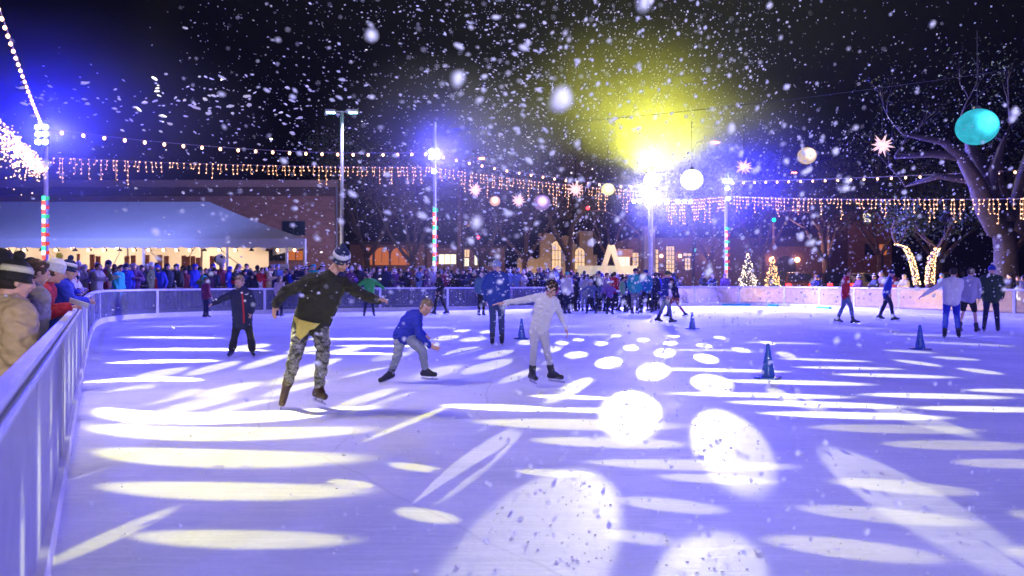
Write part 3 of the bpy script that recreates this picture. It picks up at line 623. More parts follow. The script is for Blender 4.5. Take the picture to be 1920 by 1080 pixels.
# ------------------------------------------------------------------ string lights
def sagline(p0, p1, sag, n): return [Vector(p0).lerp(Vector(p1), i/n)-Vector((0,0,sag*4*(i/n)*(1-i/n))) for i in range(n+1)]
def festoon(label, p0, p1, sag, nb, r=.05, m=W_BULB):
    t = thing('string_lights', label, 'string lights', p0); pts = [p-Vector(p0) for p in sagline(p0, p1, sag, nb)]
    g = MB(); g.tube(pts, .014, 4); g.build('cable', M_cable, t)
    me = None
    for i in range(nb):
        q = (pts[i]+pts[i+1])/2-Vector((0,0,.09))
        if me is None:
            g = MB(); g.ell((0,0,0), (r,r,r*1.2), n=8, m=6); me = g.mesh('bulb', True); me.materials.append(m)
        link('bulb', me, t, q)
def icicle(label, p0, p1, sag, n, lo=.25, hi=1.05, r=.021, dens=.19, m=W_DOT):
    t = thing('icicle_lights', label, 'icicle lights', p0); rr = random.Random(n); p0 = Vector(p0); pts = [p-p0 for p in sagline(p0, p1, sag, 40)]
    g = MB(); g.tube(pts, .012, 4); g.build('cable', M_cable, t)
    def P(u): u *= 40; i = min(int(u), 39); return pts[i].lerp(pts[i+1], u-i)
    masks = []
    for k in range(n):
        u = (k+rr.uniform(.15,.85))/n; q = P(u); L = rr.choice((lo, (lo+hi)/2, (lo+hi)/2, hi))*rr.uniform(.8,1.15); nb = max(2, int(L/dens)); g = MB(); w_ = MB()
        for j in range(nb): g.ell((rr.uniform(-.05,.05), rr.uniform(-.05,.05), -j*dens-rr.uniform(0,.05)), r*rr.uniform(.8,1.25), n=6, m=4)
        g.tube([(0,0,.02),(0,0,-(nb-1)*dens-.03)], .0022, 3)
        g.build('light_strand', m, t, loc=q)
festoon('steep string of round bulbs falling from the top left corner to the lamp pole', LP+Vector((-.15,0,.45)), (-6.0, 6.5, 8.3), .25, 40, .045)
festoon('string of round bulbs from the left lamp pole to the middle lamp pole', LP+Vector((.2,0,.25)), MP+Vector((-.1,0,.1)), .35, 22, .06)
festoon('string of round bulbs from the middle lamp pole towards the glare', MP+Vector((.1,0,.0)), CP+Vector((-.2,0,-.35)), .25, 18, .05)
festoon('string of round bulbs running right from the right lamp pole to the big tree', RP+Vector((.1,0,.1)), (24.5, 31, 6.2), .1, 26, .05)
icicle('long curtain of icicle lights from the left lamp pole to the middle pole', LP+Vector((.1,0,-.85)), MP+Vector((0,0,-.65)), .12, 78)
icicle('curtain of icicle lights between the middle pole and the glare', MP+Vector((.1,0,-.7)), CP+Vector((0,0,-.65)), .1, 62, .3, 1.3)
icicle('curtain of icicle lights between the glare and the right lamp pole', CP+Vector((.8,0,-1.1)), RP+Vector((0,0,-.75)), .05, 34, .4, 1.5)
icicle('dense curtain of icicle lights across the right side to the big tree', RP+Vector((0,0,-.75)), (20.5, 28, 4.5), .1, 74, .35, 1.15, .024)
# heavy cluster of fairy lights rising out of the left edge
p0 = Vector((-18.4, 29.1, 5.9)); p1 = Vector((-8.4, 8.7, 5.6)); t = thing('fairy_light_garland', 'thick glowing garland of fairy lights climbing out of the left edge', 'garland', p0)
rr = random.Random(5); g = MB(); g2 = MB(); g2.tube([Vector((0,0,0)), p1-p0], .02, 5); g2.build('cable', M_cable, t)
for k in range(1700):
    u = rr.random()**1.0; q = (p1-p0)*u; rr_ = .12+.26*min(1, u*4)
    g.ell(q+Vector((rr.gauss(0,.12), rr.gauss(0,.1), -abs(rr.gauss(0, rr_*1.4)))), rr.uniform(.014,.026), n=5, m=4)
o = g.build('fairy_lights', emis('garland_dot', (1,.62,.40), 4.5), t); o['kind'] = 'stuff'
t = thing('lamp_pole', 'near pole outside the left edge carrying the garland', 'lamp pole', (-8.4, 8.7, 0)); g = MB(); g.tube([(0,0,-.06),(0,0,6.6)], .09, 8); g.build('pole', M_pole, t, True)

# ------------------------------------------------------------------ lantern globes and stars
def lmat(name, col, st):
    if name in MATS: return MATS[name]
    m = bpy.data.materials.new(name); m.use_nodes = True; T = NT(m.node_tree); m.node_tree.nodes.clear()
    tc = T.n("ShaderNodeTexCoord").outputs['Object']
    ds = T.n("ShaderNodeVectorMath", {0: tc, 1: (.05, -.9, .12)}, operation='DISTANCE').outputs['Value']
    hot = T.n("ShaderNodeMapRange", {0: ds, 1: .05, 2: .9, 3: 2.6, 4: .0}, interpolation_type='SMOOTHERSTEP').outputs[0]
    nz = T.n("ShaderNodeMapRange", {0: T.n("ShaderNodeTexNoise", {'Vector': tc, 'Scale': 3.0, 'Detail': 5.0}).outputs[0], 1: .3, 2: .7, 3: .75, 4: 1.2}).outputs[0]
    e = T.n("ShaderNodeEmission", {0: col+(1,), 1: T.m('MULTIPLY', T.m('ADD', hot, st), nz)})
    T.n("ShaderNodeOutputMaterial", {0: e.outputs[0]}); m.cycles.emission_sampling = 'NONE'; MATS[name] = m; return m
def globe(px, py, dia, d, col, st, label, wire=1.6):
    p = at(px, py, d); r = dia/2/F*d; t = thing('globe_lantern', label, 'lantern', p)
    g = MB(); g.ell((0,0,0), (1,1,.93), n=32, m=20); o = g.build('globe', lmat('globe_'+str(px), col, st), t, True); o.scale = (r,)*3
    g = MB(); g.tube([(0,0,r*.9),(0,0,r*.9+wire)], .01, 4); g.lathe((0,0,r*.86), [(.06,0),(.06,.08),(.02,.1)], 8); g.build('cord', M_dark, t)
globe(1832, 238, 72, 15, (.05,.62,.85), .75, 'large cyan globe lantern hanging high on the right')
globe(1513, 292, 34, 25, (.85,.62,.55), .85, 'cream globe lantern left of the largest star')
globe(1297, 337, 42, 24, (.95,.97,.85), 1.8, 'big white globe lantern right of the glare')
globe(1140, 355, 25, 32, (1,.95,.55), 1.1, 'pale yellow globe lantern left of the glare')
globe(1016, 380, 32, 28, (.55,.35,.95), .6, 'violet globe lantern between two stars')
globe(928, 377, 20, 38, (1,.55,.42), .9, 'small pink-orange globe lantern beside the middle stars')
M_star = mat('star_paper', (.8,.6,.5), .6, var=0, emit=(1,.62,.50), estr=1.0)
def star(px, py, dia, d, label):
    p = at(px, py, d); r = dia/2/F*d; t = thing('star_lantern', label, 'lantern', p); g = MB(); rr = random.Random(px)
    dirs = []
    N = 22
    for i in range(N):
        z = 1-2*(i+.5)/N; a = i*2.39996; s = math.sqrt(1-z*z); dirs.append(Vector((s*math.cos(a), s*math.sin(a), z)))
    for dv in dirs: g.tube([dv*.12*r, dv*r*rr.uniform(.88,1.1)], [r*.17, r*.008], 4)
    g.ell((0,0,0), r*.26, n=10, m=8); g.build('star', M_star, t)
    g = MB(); g.tube([(0,0,r*.2),(0,0,r+1.5)], .01, 4); g.build('cord', M_dark, t)
star(1654, 272, 42, 22, 'largest spiky star lantern near the branch tips on the right'); star(1395, 313, 34, 26, 'spiky star lantern above the right lamp pole'); star(1079, 355, 34, 30, 'spiky star lantern right of the violet globe')
star(972, 376, 30, 33, 'spiky star lantern left of the violet globe'); star(891, 356, 30, 34, 'spiky star lantern nearest the middle lamp pole')
g = MB(); top = lambda px, py, d, k: at(px, py, d)+Vector((0,0,k))
g.tube(sagline(MP+Vector((0,0,1.2)), (16, 24, 8.2), .3, 30), .012, 4); o = g.build('support_cable', M_dark); tag(o, 'thin dark cable over the far side that the lanterns hang from', 'cable')

# ------------------------------------------------------------------ trees
def leafmat(name, c):
    if name in MATS: return MATS[name]
    m = mat(name, c, .7, var=.35, scale=1.5); return m
def branchy(g, p, d, r, L, lvl, rr, tips, spread=.5, gravity=.0):
    n = 4; pts = [p]; rs = [r]; q = Vector(p); dv = Vector(d).normalized()
    for i in range(n):
        dv = (dv+Vector((rr.uniform(-1,1), rr.uniform(-1,1), rr.uniform(-.6,.8)))*.16).normalized(); q = q+dv*L/n; pts.append(q); rs.append(r*(1-.45*(i+1)/n))
    g.tube(pts, rs, 7 if lvl > 1 else 4)
    tips.append((q, r))
    if lvl <= 0: return
    for k in range(rr.choice((2, 3))):
        nd = (dv+Vector((rr.uniform(-1,1), rr.uniform(-1,1), rr.uniform(-.5,.9)))*spread*1.3).normalized()
        branchy(g, pts[-1 if k < 2 else 2], nd, rs[-1]*.8, L*rr.uniform(.62,.85), lvl-1, rr, tips, spread)
def crown(tips, n, rad, size, rr):
    g = MB()
    for k in range(n):
        c = rr.choice(tips)[0]; v = Vector((rr.gauss(0,1), rr.gauss(0,1), rr.gauss(0,.8)))*rad*.5; c = c+v
        a = Vector((rr.uniform(-1,1), rr.uniform(-1,1), rr.uniform(-1,1))).normalized()*size*rr.uniform(.6,1.4); b = a.cross(Vector((rr.uniform(-1,1), rr.uniform(-1,1), rr.uniform(-1,1)))).normalized()*size*.5
        g.add([c-a, c+b, c+a, c-b], [(0,1,2,3)])
    return g
M_bark = mat('bark', (.16,.11,.09), .9, var=.35, scale=6, bump=.6); M_leaf = leafmat('leaves', (.05,.075,.035)); M_leaf2 = leafmat('leaves_brown', (.10,.06,.04))
def tree(label, px, d, H, seed, leaves=2600, m=M_leaf, tr=.28, size=.16, rad=1.5):
    rr = random.Random(seed); t = thing('tree', label, 'tree', ((px-960)/F*d, d, 0)); g = MB(); tips = []
    g.tube([(0,0,-.1),(0,0,H*.15),(rr.uniform(-.2,.2),0,H*.3)], [tr*1.3, tr, tr*.85], 9)
    for k in range(4):
        a = k*PI/2+rr.uniform(-.4,.4); branchy(g, Vector((0,0,H*.28)), (math.cos(a)*.7, math.sin(a)*.7, 1), tr*.6, H*.3, 3, rr, tips)
    g.build('trunk', M_bark, t, True)
    if leaves: crown([x for x in tips if x[1] < tr*.5], leaves, rad, size, rr).build('crown', m, t)
    return t
for (px, d, H, sd, lv, m, lab) in ((690, 60, 12, 1, 3200, M_leaf, 'bushy dark tree right of the brick hall corner'), (770, 56, 10, 2, 3000, M_leaf2, 'dark tree just left of the middle lamp pole'),
    (905, 58, 10, 3, 3000, M_leaf2, 'brownish tree above the low lit shop'), (985, 66, 11, 4, 2600, M_leaf2, 'broad dim tree left of the mission building'), (1145, 68, 11, 5, 2400, M_leaf, 'hazy tree behind the A-shaped kiosk'),
    (1330, 62, 11, 6, 3200, M_leaf, 'dark tree behind the right lamp pole'), (1425, 66, 12, 7, 3200, M_leaf, 'tall dark tree behind the lit firs'), (1550, 56, 10, 8, 3600, M_leaf, 'dense dark tree over the parked cars'),
    (1650, 60, 12, 9, 3400, M_leaf, 'dense tree over the tall brick block'), (1760, 52, 9, 10, 3600, M_leaf, 'dark bushy tree behind the light-wrapped trunks'), (1900, 56, 12, 11, 3000, M_leaf, 'tall dark tree at the far right behind the big trunk')):
    tree(lab, px, d, H, sd, lv, m)
# bare forked tree in front of the mission building
t = thing('tree', 'bare forked dark trunk silhouetted before the mission building', 'tree', (at(1068,0,60).x, 60, 0)); g = MB(); D = 60; x0 = at(1068,0,60).x
def L2(*pp): return [Vector((at(px,py,D).x-x0, dy, at(px,py,D).z)) for px, py, dy in pp]
g.tube([Vector((0,0,-.1))]+L2((1068,500,0),(1066,478,0)), [.40,.34,.30], 8); g.tube(L2((1066,478,0),(1052,456,-.2),(1040,438,-.5),(1030,410,-.6),(1010,390,-1)), [.28,.24,.2,.15,.06], 8); g.tube(L2((1066,478,0),(1071,450,.2),(1073,425,.3),(1090,395,.3),(1110,370,0)), [.26,.22,.18,.12,.05], 8)
rr = random.Random(77); tips = []
for q in ((1030,410),(1010,390),(1090,395),(1073,425),(1110,370)): branchy(g, L2((q[0],q[1],0))[0], (rr.uniform(-1,1),rr.uniform(-.5,.5),.8), .1, 2.2, 2, rr, tips)
g.build('trunk', M_bark, t, True); crown(tips, 900, 1.4, .13, rr).build('crown', M_leaf2, t)
# big pale tree at the right
D = 33; x0 = at(1888,0,D).x; t = thing('tree', 'massive bare-limbed tree with pale bark at the right edge', 'tree', (x0, D, 0)); g = MB(); rr = random.Random(12); tips = []
g.tube([Vector((0,0,-.1))]+L2((1886,520,0),(1886,470,0),(1880,420,0)), [.66,.50,.46,.44], 14)
def limb(rs, *pp):
    pts = L2(*pp); g.tube(pts, rs, 10); tips.append((pts[-1], .05)); return pts
limb([.5,.42,.34,.24,.16,.07], (1872,430,0),(1835,395,-.5),(1805,350,-1),(1765,305,-1.5),(1725,280,-1.8),(1650,268,-2))
limb([.2,.15,.08], (1765,305,-1.5),(1720,297,-1.2),(1660,300,-.8)); limb([.2,.14,.05], (1800,345,-1),(1760,330,0),(1715,345,.8))
limb([.5,.42,.36,.28,.16,.06], (1882,420,0),(1868,370,.3),(1852,320,.4),(1836,285,.5),(1828,250,.5),(1812,225,.6)); limb([.3,.22,.14,.05], (1868,370,.3),(1862,320,0),(1868,280,-.3),(1880,240,-.5))
limb([.5,.4,.32,.2,.1], (1895,440,0),(1912,390,.4),(1935,330,.6),(1955,280,.8),(1975,240,.9)); limb([.3,.2,.1], (1905,400,.3),(1900,340,1),(1915,280,1.4))
for (q, r_) in list(tips):
    branchy(g, q, (rr.uniform(-1,.6), rr.uniform(-.6,.6), .35), .05, 1.1, 3, rr, tips, .6)
g.build('trunk', mat('pale_bark', (.06,.045,.055), .9, var=.3, scale=4, bump=.5), t, True); crown(tips, 1300, 1.5, .06, rr).build('crown', M_leaf, t)
# fir trees with lights
def fir(label, px, d, ztop, wid, n, col):
    rr = random.Random(px); t = thing('christmas_tree', label, 'christmas tree', ((px-960)/F*d, d, 0)); g = MB(); g.tube([(0,0,-.06),(0,0,ztop*.9)], [.09,.02], 7); g.build('trunk', M_bark, t)
    g = MB(); g3 = MB()
    for k in range(1500):
        u = rr.random()**.7; z = ztop-(ztop-.35)*u; r = wid/2*u**.9*rr.uniform(.55,1.0)*(1+.13*math.sin(z*14)); a = rr.uniform(0, 2*PI); c = Vector((r*math.cos(a), r*math.sin(a), z)); o = Vector((math.cos(a), math.sin(a), -.35))*.13; s = Vector((-math.sin(a), math.cos(a), .2))*.035
        g.add([c-o*.3, c+s, c+o, c-s], [(0,1,2,3)])
        if k % 6 == 0: g3.ell(c+o*.6, rr.uniform(.018,.034), n=5, m=4)
    g.build('crown', mat('fir_green', (.03,.07,.03), .7), t); o = g3.build('fairy_lights', col, t); o['kind'] = 'stuff'
    g = MB(); g.ell((0,0,ztop+.05), .07, n=8, m=6); g.build('tree_top', W_BULB, t)
fir('taller lit fir tree, left one of the pair behind the frosted boards', 1402, 46, 2.95, 1.5, 250, emis('fir_dot_white', (1,.78,.58), 6)); fir('shorter golden lit fir tree, right one of the pair', 1449, 46, 2.75, 1.3, 250, emis('fir_dot_gold', (1,.55,.2), 6))
def wrapped(label, pts, rs, seed):
    global D, x0
    D = 37; x0 = at(pts[0][0],0,D).x; rr = random.Random(seed); t = thing('wrapped_tree', label, 'tree', (x0, D, 0)); L = L2(*[(a,b,0) for a,b in pts]); g = MB(); g.tube([Vector((L[0].x,0,-.1))]+L, [rs[0]]+rs, 9); tips = []
    for k in range(4): branchy(g, L[-1], (rr.uniform(-1,1), rr.uniform(-.7,.7), .8), .06, 1.0, 2, rr, tips)
    g.build('trunk', M_bark, t, True); g = MB()
    for i in range(len(L)-1):
        for k in range(int((L[i+1]-L[i]).length*135)):
            u = rr.random(); a = rr.uniform(0, 2*PI); r = (rs[i]*(1-u)+rs[i+1]*u)+.03; c = L[i].lerp(L[i+1], u); g.ell(c+Vector((r*math.cos(a), r*math.sin(a), 0)), rr.uniform(.016,.028), n=5, m=4)
    o = g.build('fairy_lights', emis('wrap_dot', (1,.6,.28), 6), t); o['kind'] = 'stuff'; crown(tips, 700, 1.0, .09, rr).build('crown', M_leaf, t)
wrapped('left leaning trunk wrapped in warm fairy lights', [(1720,534),(1714,505),(1708,482),(1698,464),(1680,458)], [.12,.11,.10,.09,.06], 4)
wrapped('right thicker trunk wrapped in warm fairy lights', [(1743,534),(1744,508),(1747,484),(1758,465)], [.19,.17,.15,.10], 6)
for px, e_ in ((1427, 420), (1395, 160), (1470, 200), (1530, 200), (1600, 170), (1660, 200), (1738, 560), (1800, 260), (1870, 200), (1330, 90)):
    i_ = min(range(len(PATH)), key=lambda k: abs(PATH[k][0]/PATH[k][1]*F+960-px) if PATH[k][1] > 24 else 1e9); x, y, nx, ny = PATH[i_]
    l = bpy.data.lights.new('ground_lamp', 'POINT'); l.energy = e_*.5; l.color = (1,.68,.34); l.shadow_soft_size = .15; link('ground_lamp', l, loc=(x+nx*1.3, y+ny*1.3, .75))
# ------------------------------------------------------------------ parked cars
def car(px, d, col, cname, label, rz):
    t = thing('parked_car', label, 'car', ((px-960)/F*d, d, .25), rz); m = mat('car_'+cname, col, .25, var=.03, metal=.3)
    g = MB(); prof = [(-2.2,.35),(-2.25,.8),(-2.1,1.0),(-1.55,1.06),(-1.0,1.62),(.7,1.66),(1.35,1.12),(2.1,.98),(2.25,.7),(2.2,.35)]
    n = len(prof); vs = [(x,-.88,z) for x, z in prof]+[(x,.88,z) for x, z in prof]; vs2 = [(x, y*(.84 if z > 1.3 else 1), z) for x, y, z in vs]
    g.add(vs2, [tuple(range(n)), tuple(range(2*n-1, n-1, -1))]+[(i, i+n, (i+1) % n+n, (i+1) % n) for i in range(n)]); g.build('body', m, t)
    gl = mat('car_glass', (.03,.04,.06), .08, var=0)
    for s in (-1, 1):
        g = MB(); g.add([(-1.2,s*.86,1.12),(1.1,s*.86,1.12),(.62,s*.765,1.56),(-.92,s*.765,1.56)], [(0,1,2,3)]); g.build('window', gl, t)
        g = MB(); g.box((-2.23, s*.66, .86), (.06, .3, .16)); g.build('tail_light', emis('tail_light', (1,.03,.02), 6), t)
        for x in (-1.35, 1.35):
            g = MB(); g.tube([(x,s*.72,.1),(x,s*.92,.1)], .33, 14); w_ = g.build('wheel', mat('tyre', (.02,.02,.02), .8), t); g = MB(); g.tube([(x,s*.9,.1),(x,s*.935,.1)], .19, 10); g.build('rim', M_pole, w_)
    g = MB(); g.add([(-1.53,-.72,1.10),(-1.53,.72,1.10),(-1.06,.64,1.56),(-1.06,-.64,1.56)], [(0,1,2,3)]); g.build('rear_window', gl, t)
car(1500, 47, (.30,.10,.05), 'rust', 'rust-coloured parked car right of the lit firs', 1.2); car(1560, 50, (.05,.05,.06), 'black', 'black parked car between the firs and wrapped trunks', 1.4)
car(1770, 46, (.35,.14,.06), 'copper', 'copper parked car behind the wrapped trunks', 1.0); car(1620, 53, (.4,.4,.42), 'silver', 'silver parked car behind the red-shirted skater', 1.7)
# ------------------------------------------------------------------ cones on the ice
def cone(px, pyb, label, h=None):
    p = floor(px, pyb); t = thing('traffic_cone', label, 'cone', p, R.uniform(0, 1), 'blue training cones on the ice')
    m = mat('cone_blue', (.04,.11,.42), .25, var=.1)
    H = .47; g = MB(); g.lathe((0,0,.02), [(.098,0),(.090,.03),(.076,.12),(.028,H-.05),(.030,H-.03),(.018,H)], 18); g.build('cone', m, t, True)
    g = MB(); g.box((0,0,.012), (.30,.30,.024)); g.build('base', m, t)
cone(1440, 709, 'nearest blue cone, standing alone at the right of the ice'); cone(1725, 655, 'blue cone at the far right in front of the skating trio'); cone(1298, 617, 'smallest blue cone beside the far group of skaters'); cone(978, 636, 'blue cone behind the outstretched arm of the girl in white')
# little white chevron mark on the boards
i_ = min(range(len(PATH)), key=lambda k: abs(PATH[k][0]/PATH[k][1]*F+960-788) if PATH[k][1] > 24 else 1e9); x, y, nx, ny = PATH[i_]; ux, uy = ny, -nx
g = MB()
for k in range(2):
    for s in (-1, 1):
        c0 = Vector((x-nx*.03, y-ny*.03, .80))+Vector((ux, uy, 0))*(.14*k-.05)*(1 if ux > 0 else -1); e = Vector((ux, uy, 0))*(1 if ux > 0 else -1)*.08
        g.tube([c0+e, c0-e*.2+Vector((0,0,.10*s))], .012, 4)
g.build('chevron_mark', M_white, bar_)
# ------------------------------------------------------------------ people
SKIN = mat('skin', (.62,.36,.26), .55, var=.05, scale=20, sss=.15); SKIN2 = mat('skin_tan', (.36,.19,.12), .55, var=.05, scale=20)
BLADE = mat('blade_steel', (.6,.62,.68), .25, metal=1.0, var=0); EYE = mat('eye_dark', (.02,.015,.012), .3, var=0); LIP = mat('lips', (.42,.14,.12), .5, var=0); BROW = mat('brow', (.12,.07,.04), .8, var=0)
def V(*a): return Vector(a)
def head_basis(f, u=(0,0,1)):
    f = Vector(f).normalized(); u = Vector(u); u = (u-f*u.dot(f)).normalized(); r = u.cross(f)*-1
    return Matrix((r, -f, u)).transposed()      # columns: right(ish), back, up ; local -Y = forward
def head_mesh(g, c, M, s):
    """s = head height; local -Y faces forward"""
    e = lambda o, r, n=14, m=10: g.ell(c+M @ (Vector(o)*s), tuple(x*s for x in r), M, n, m)
    e((0,.04,.10), (.335,.41,.40)); e((0,-.10,-.10), (.28,.30,.34)); e((0,-.19,-.34), (.17,.15,.13)); e((0,-.05,-.22), (.25,.26,.22))
    e((0,-.435,-.07), (.052,.095,.085)); e((0,-.405,.03), (.034,.05,.11)); e((0,-.36,-.215), (.10,.055,.045))
    for k in (-1, 1): e((k*.335,.05,-.05), (.035,.075,.12)); e((k*.19,-.30,-.09), (.09,.07,.10)); e((k*.13,-.34,.10), (.10,.05,.04))
def face_parts(c, M, s, root):
    for k in (-1, 1):
        g = MB(); g.ell(c+M @ (Vector((k*.135,-.372,.015))*s), (.036*s,.022*s,.018*s), M, 8, 6); g.build('eye', EYE, root, True)
        g = MB(); g.ell(c+M @ (Vector((k*.14,-.392,.095))*s), (.07*s,.018*s,.011*s), M, 8, 6); g.build('eyebrow', BROW, root, True)
    g = MB(); g.ell(c+M @ (Vector((0,-.405,-.225))*s), (.095*s,.03*s,.026*s), M, 8, 6); g.build('mouth', LIP, root, True)
def hand(g, w, d, nrm, side, L, curl=.35, spread=.16, fat=1.0):
    """palm + 4 bent fingers + thumb from the side of the palm. d = direction, nrm = back of the hand, side = towards the thumb"""
    d = Vector(d).normalized(); side = Vector(side); side = (side-d*side.dot(d)).normalized(); nrm = Vector(nrm); n = d.cross(side)
    if n.dot(nrm) < 0: n = -n
    pl = L*.46; r = L*.052*fat
    for k in (-1.05,-.35,.35,1.05): g.caps([w-d*.02+side*k*L*.05, w+d*pl*.5+side*k*L*.085, w+d*pl+side*k*L*.105], [L*.10, L*.085, L*.072], 8)
    for k, ln in ((1.05,.46),(.35,.53),(-.35,.50),(-1.05,.38)):
        b = w+d*pl*.95+side*k*L*.112; dd = (d+side*k*spread).normalized(); seg = L*ln/3; pts = [b]; rs = [r*1.05]; a = 0
        for j in range(3):
            a += curl*(.6+.5*j); v = dd*math.cos(a)-n*math.sin(a); pts.append(pts[-1]+v*seg); rs.append(r*(1-.10*(j+1)))
        g.caps(pts, rs, 7)
    b = w+d*pl*.18+side*L*.13-n*L*.03; g.caps([b, b+(side*.75+d*.65-n*.2).normalized()*L*.20, b+(side*.75+d*.65-n*.2).normalized()*L*.20+(side*.3+d*.9-n*.3).normalized()*L*.17], [r*1.5, r*1.25, r*.95], 7)
def foot_dirs(J, k): return (J['to'+k]-J['an'+k])
def make_person(root, J, look, H=1.75, vox=.012, fine=True, seed=0):
    """J: joints in root space. look: dict of materials and options."""
    s = H/1.75; g = MB(); f = look.get('girth', 1.0); c = J['head']; M = head_basis(J['hf'], J.get('hu', (0,0,1))); hs = J.get('hs', .235*s**.5*1.0)
    skin = look.get('skin', SKIN); head_mesh(g, c, M, hs)
    g.caps([J['neck'], c+M @ V(0,.03*s,-.06*s)], [.062*s, .055*s], 10)
    chest = (J['shL']+J['shR'])/2; hip = (J['hpL']+J['hpR'])/2; mid = chest.lerp(hip, .5)
    def torso(q, e, low=0.0):
        for k in ('L', 'R'):
            a = J['sh'+k].lerp(chest, .38); b = J['hp'+k].lerp(hip, .15)+(hip-chest)*low; m_ = a.lerp(b, .5)
            q.caps([a-(chest-hip)*.06, a.lerp(b,.3), m_, b], [(.092*s+e)*f, (.112*s+e)*f, (.106*s+e)*f, (.108*s+e)*f], 12)
            q.caps([J['neck'], J['sh'+k]], [.055*s+e*.8, .062*s+e], 10)
        q.caps([chest, mid, hip], [.108*s*f+e, .112*s*f+e, .11*s*f+e], 12)
    torso(g, -.016)
    for k in ('L', 'R'):
        g.caps([J['sh'+k], J['el'+k], J['wr'+k]], [.042*s, .034*s, .025*s], 10)
        g.caps([J['hp'+k], J['kn'+k], J['an'+k]], [.078*s, .05*s, .036*s], 10)
        sd = J.get('th'+k, V(0,0,1)); hn = J.get('hn'+k, V(0,-1,0)); dd = J['hd'+k]-J['wr'+k]
        if fine: hand(g, J['wr'+k], dd, hn, sd, max(.15*s, dd.length), J.get('cu'+k, .35))
        else: hand(g, J['wr'+k], dd, hn, sd, .17*s, .25, .2, 1.25)
    def fin(name, q, v, m, wr=0.0, par=root, sm=3, ws=7.0):
        me = remesh(q, v, sm, wr, ws, seed); me.materials.append(m); return link(name, me, par)
    fin('body', g, min(vox, .0075) if fine else vox, skin, sm=1 if fine else 2)
    if fine: face_parts(c, M, hs, root)
    # top
    e = look.get('bulk', .014); sl = look.get('sleeve', 1.0); q = MB(); torso(q, e, look.get('hem', .10))
    for k in ('L', 'R'):
        wr_ = J['el'+k].lerp(J['wr'+k], .97 if sl >= 1 else sl); el = J['el'+k]
        pts = [J['sh'+k], J['sh'+k].lerp(el,.5), el, el.lerp(wr_,.5), wr_]; rs = [.058*s+e, .052*s+e, .045*s+e, .041*s+e*.9, .036*s+e*.6]
        if sl < 0: pts = pts[:2]; rs = rs[:2]
        q.caps(pts, rs, 12)
    q.caps([J['neck']-(J['neck']-chest)*.1, J['neck']+(c-J['neck'])*.16], [.075*s+e*.3, .064*s+e*.3], 12)
    if look.get('hood'): q.ell(J['neck']+M @ V(0,.07*s,-.02), (.12*s,.07*s,.09*s), M)
    fin('top', q, vox, look['top'], look.get('wr', .012)*s)
    # trousers
    q = MB(); tl = look.get('leg', 1.0); e = look.get('pbulk', .012); fl = look.get('flare', 0)
    for k in ('L', 'R'):
        a = J['hp'+k]; n_ = J['kn'+k]; z = n_.lerp(J['an'+k], .92*tl if tl > .2 else 0)
        pts = [a, a.lerp(n_,.5), n_]; rs = [.088*s+e, .078*s+e, .058*s+e]
        if tl > .2: pts += [n_.lerp(z,.5), z]; rs += [(.054+fl*.6)*s+e, (.042+fl)*s+e]
        else: pts[2] = a.lerp(n_, .9)
        q.caps(pts, rs, 12)
    q.caps([hip+(chest-hip)*.12, hip-(chest-hip)*.02], [.105*s*f+e, .10*s*f+e], 12)
    q.caps([J['hpL'], J['hpR']], [.09*s+e, .09*s+e], 10)
    fin('trousers', q, vox, look['legs'], look.get('pwr', .010)*s)
    # skates or shoes
    for k in ('L', 'R'):
        an, to = J['an'+k], J['to'+k]; fd = to-an; d = V(fd.x, fd.y, 0)
        d = d.normalized() if d.length > .02 else V(0,-1,0)
        q = MB(); ax = (an-J['kn'+k]).normalized()
        upv = -ax; flr = V(0,0,0); sole = an+ax*.115*s if look.get('skates', True) else an+ax*.075*s
        fdir = J.get('fd'+k, None); fdir = Vector(fdir).normalized() if fdir is not None else (d-ax*d.dot(ax)*.6).normalized()
        heel = sole-fdir*.055*s; toe = sole+fdir*.165*s
        q.caps([an-ax*.09*s, an+ax*.02*s, heel-ax*.03*s], [.060*s, .054*s, .046*s], 12)
        q.caps([heel-ax*.035*s, sole-ax*.035*s, toe-ax*.032*s], [.044*s, .048*s, .038*s], 12)
        q.caps([an, toe.lerp(sole,.4)-ax*.045*s], [.05*s, .042*s], 12)
        b = fin('skate' if look.get('skates', True) else 'shoe', q, min(vox, .011), look['boots'], .004)
        if look.get('skates', True):
            w_ = MB(); X = basis(fdir, upv)[0]; bz = sole+ax*.052*s; Mx = Matrix((X, fdir, fdir.cross(X)*-1)).transposed()
            w_.box(bz+fdir*.055*s, (.006, .30*s, .022), M=Mx); w_.tube([sole-fdir*.045*s, bz-fdir*.045*s], .011*s, 6); w_.tube([sole+fdir*.115*s, bz+fdir*.115*s], .011*s, 6)
            w_.box(sole-ax*.004+fdir*.055*s, (.06*s, .24*s, .010), M=Mx); w_.build('blade', BLADE, b)
            if look.get('laces'):
                w_ = MB(); w_.ell(an-ax*.10*s, (.062*s,.062*s,.022*s), Matrix.Identity(3), 10, 6); w_.build('sock', look['laces'], b, True)
    # hair / hat
    hd = look.get('head', 'hair'); q = MB(); E_ = lambda o, r, n=14, m=10, Q=None: (Q or q).ell(c+M @ (Vector(o)*hs), tuple(x*hs for x in r), M, n, m)
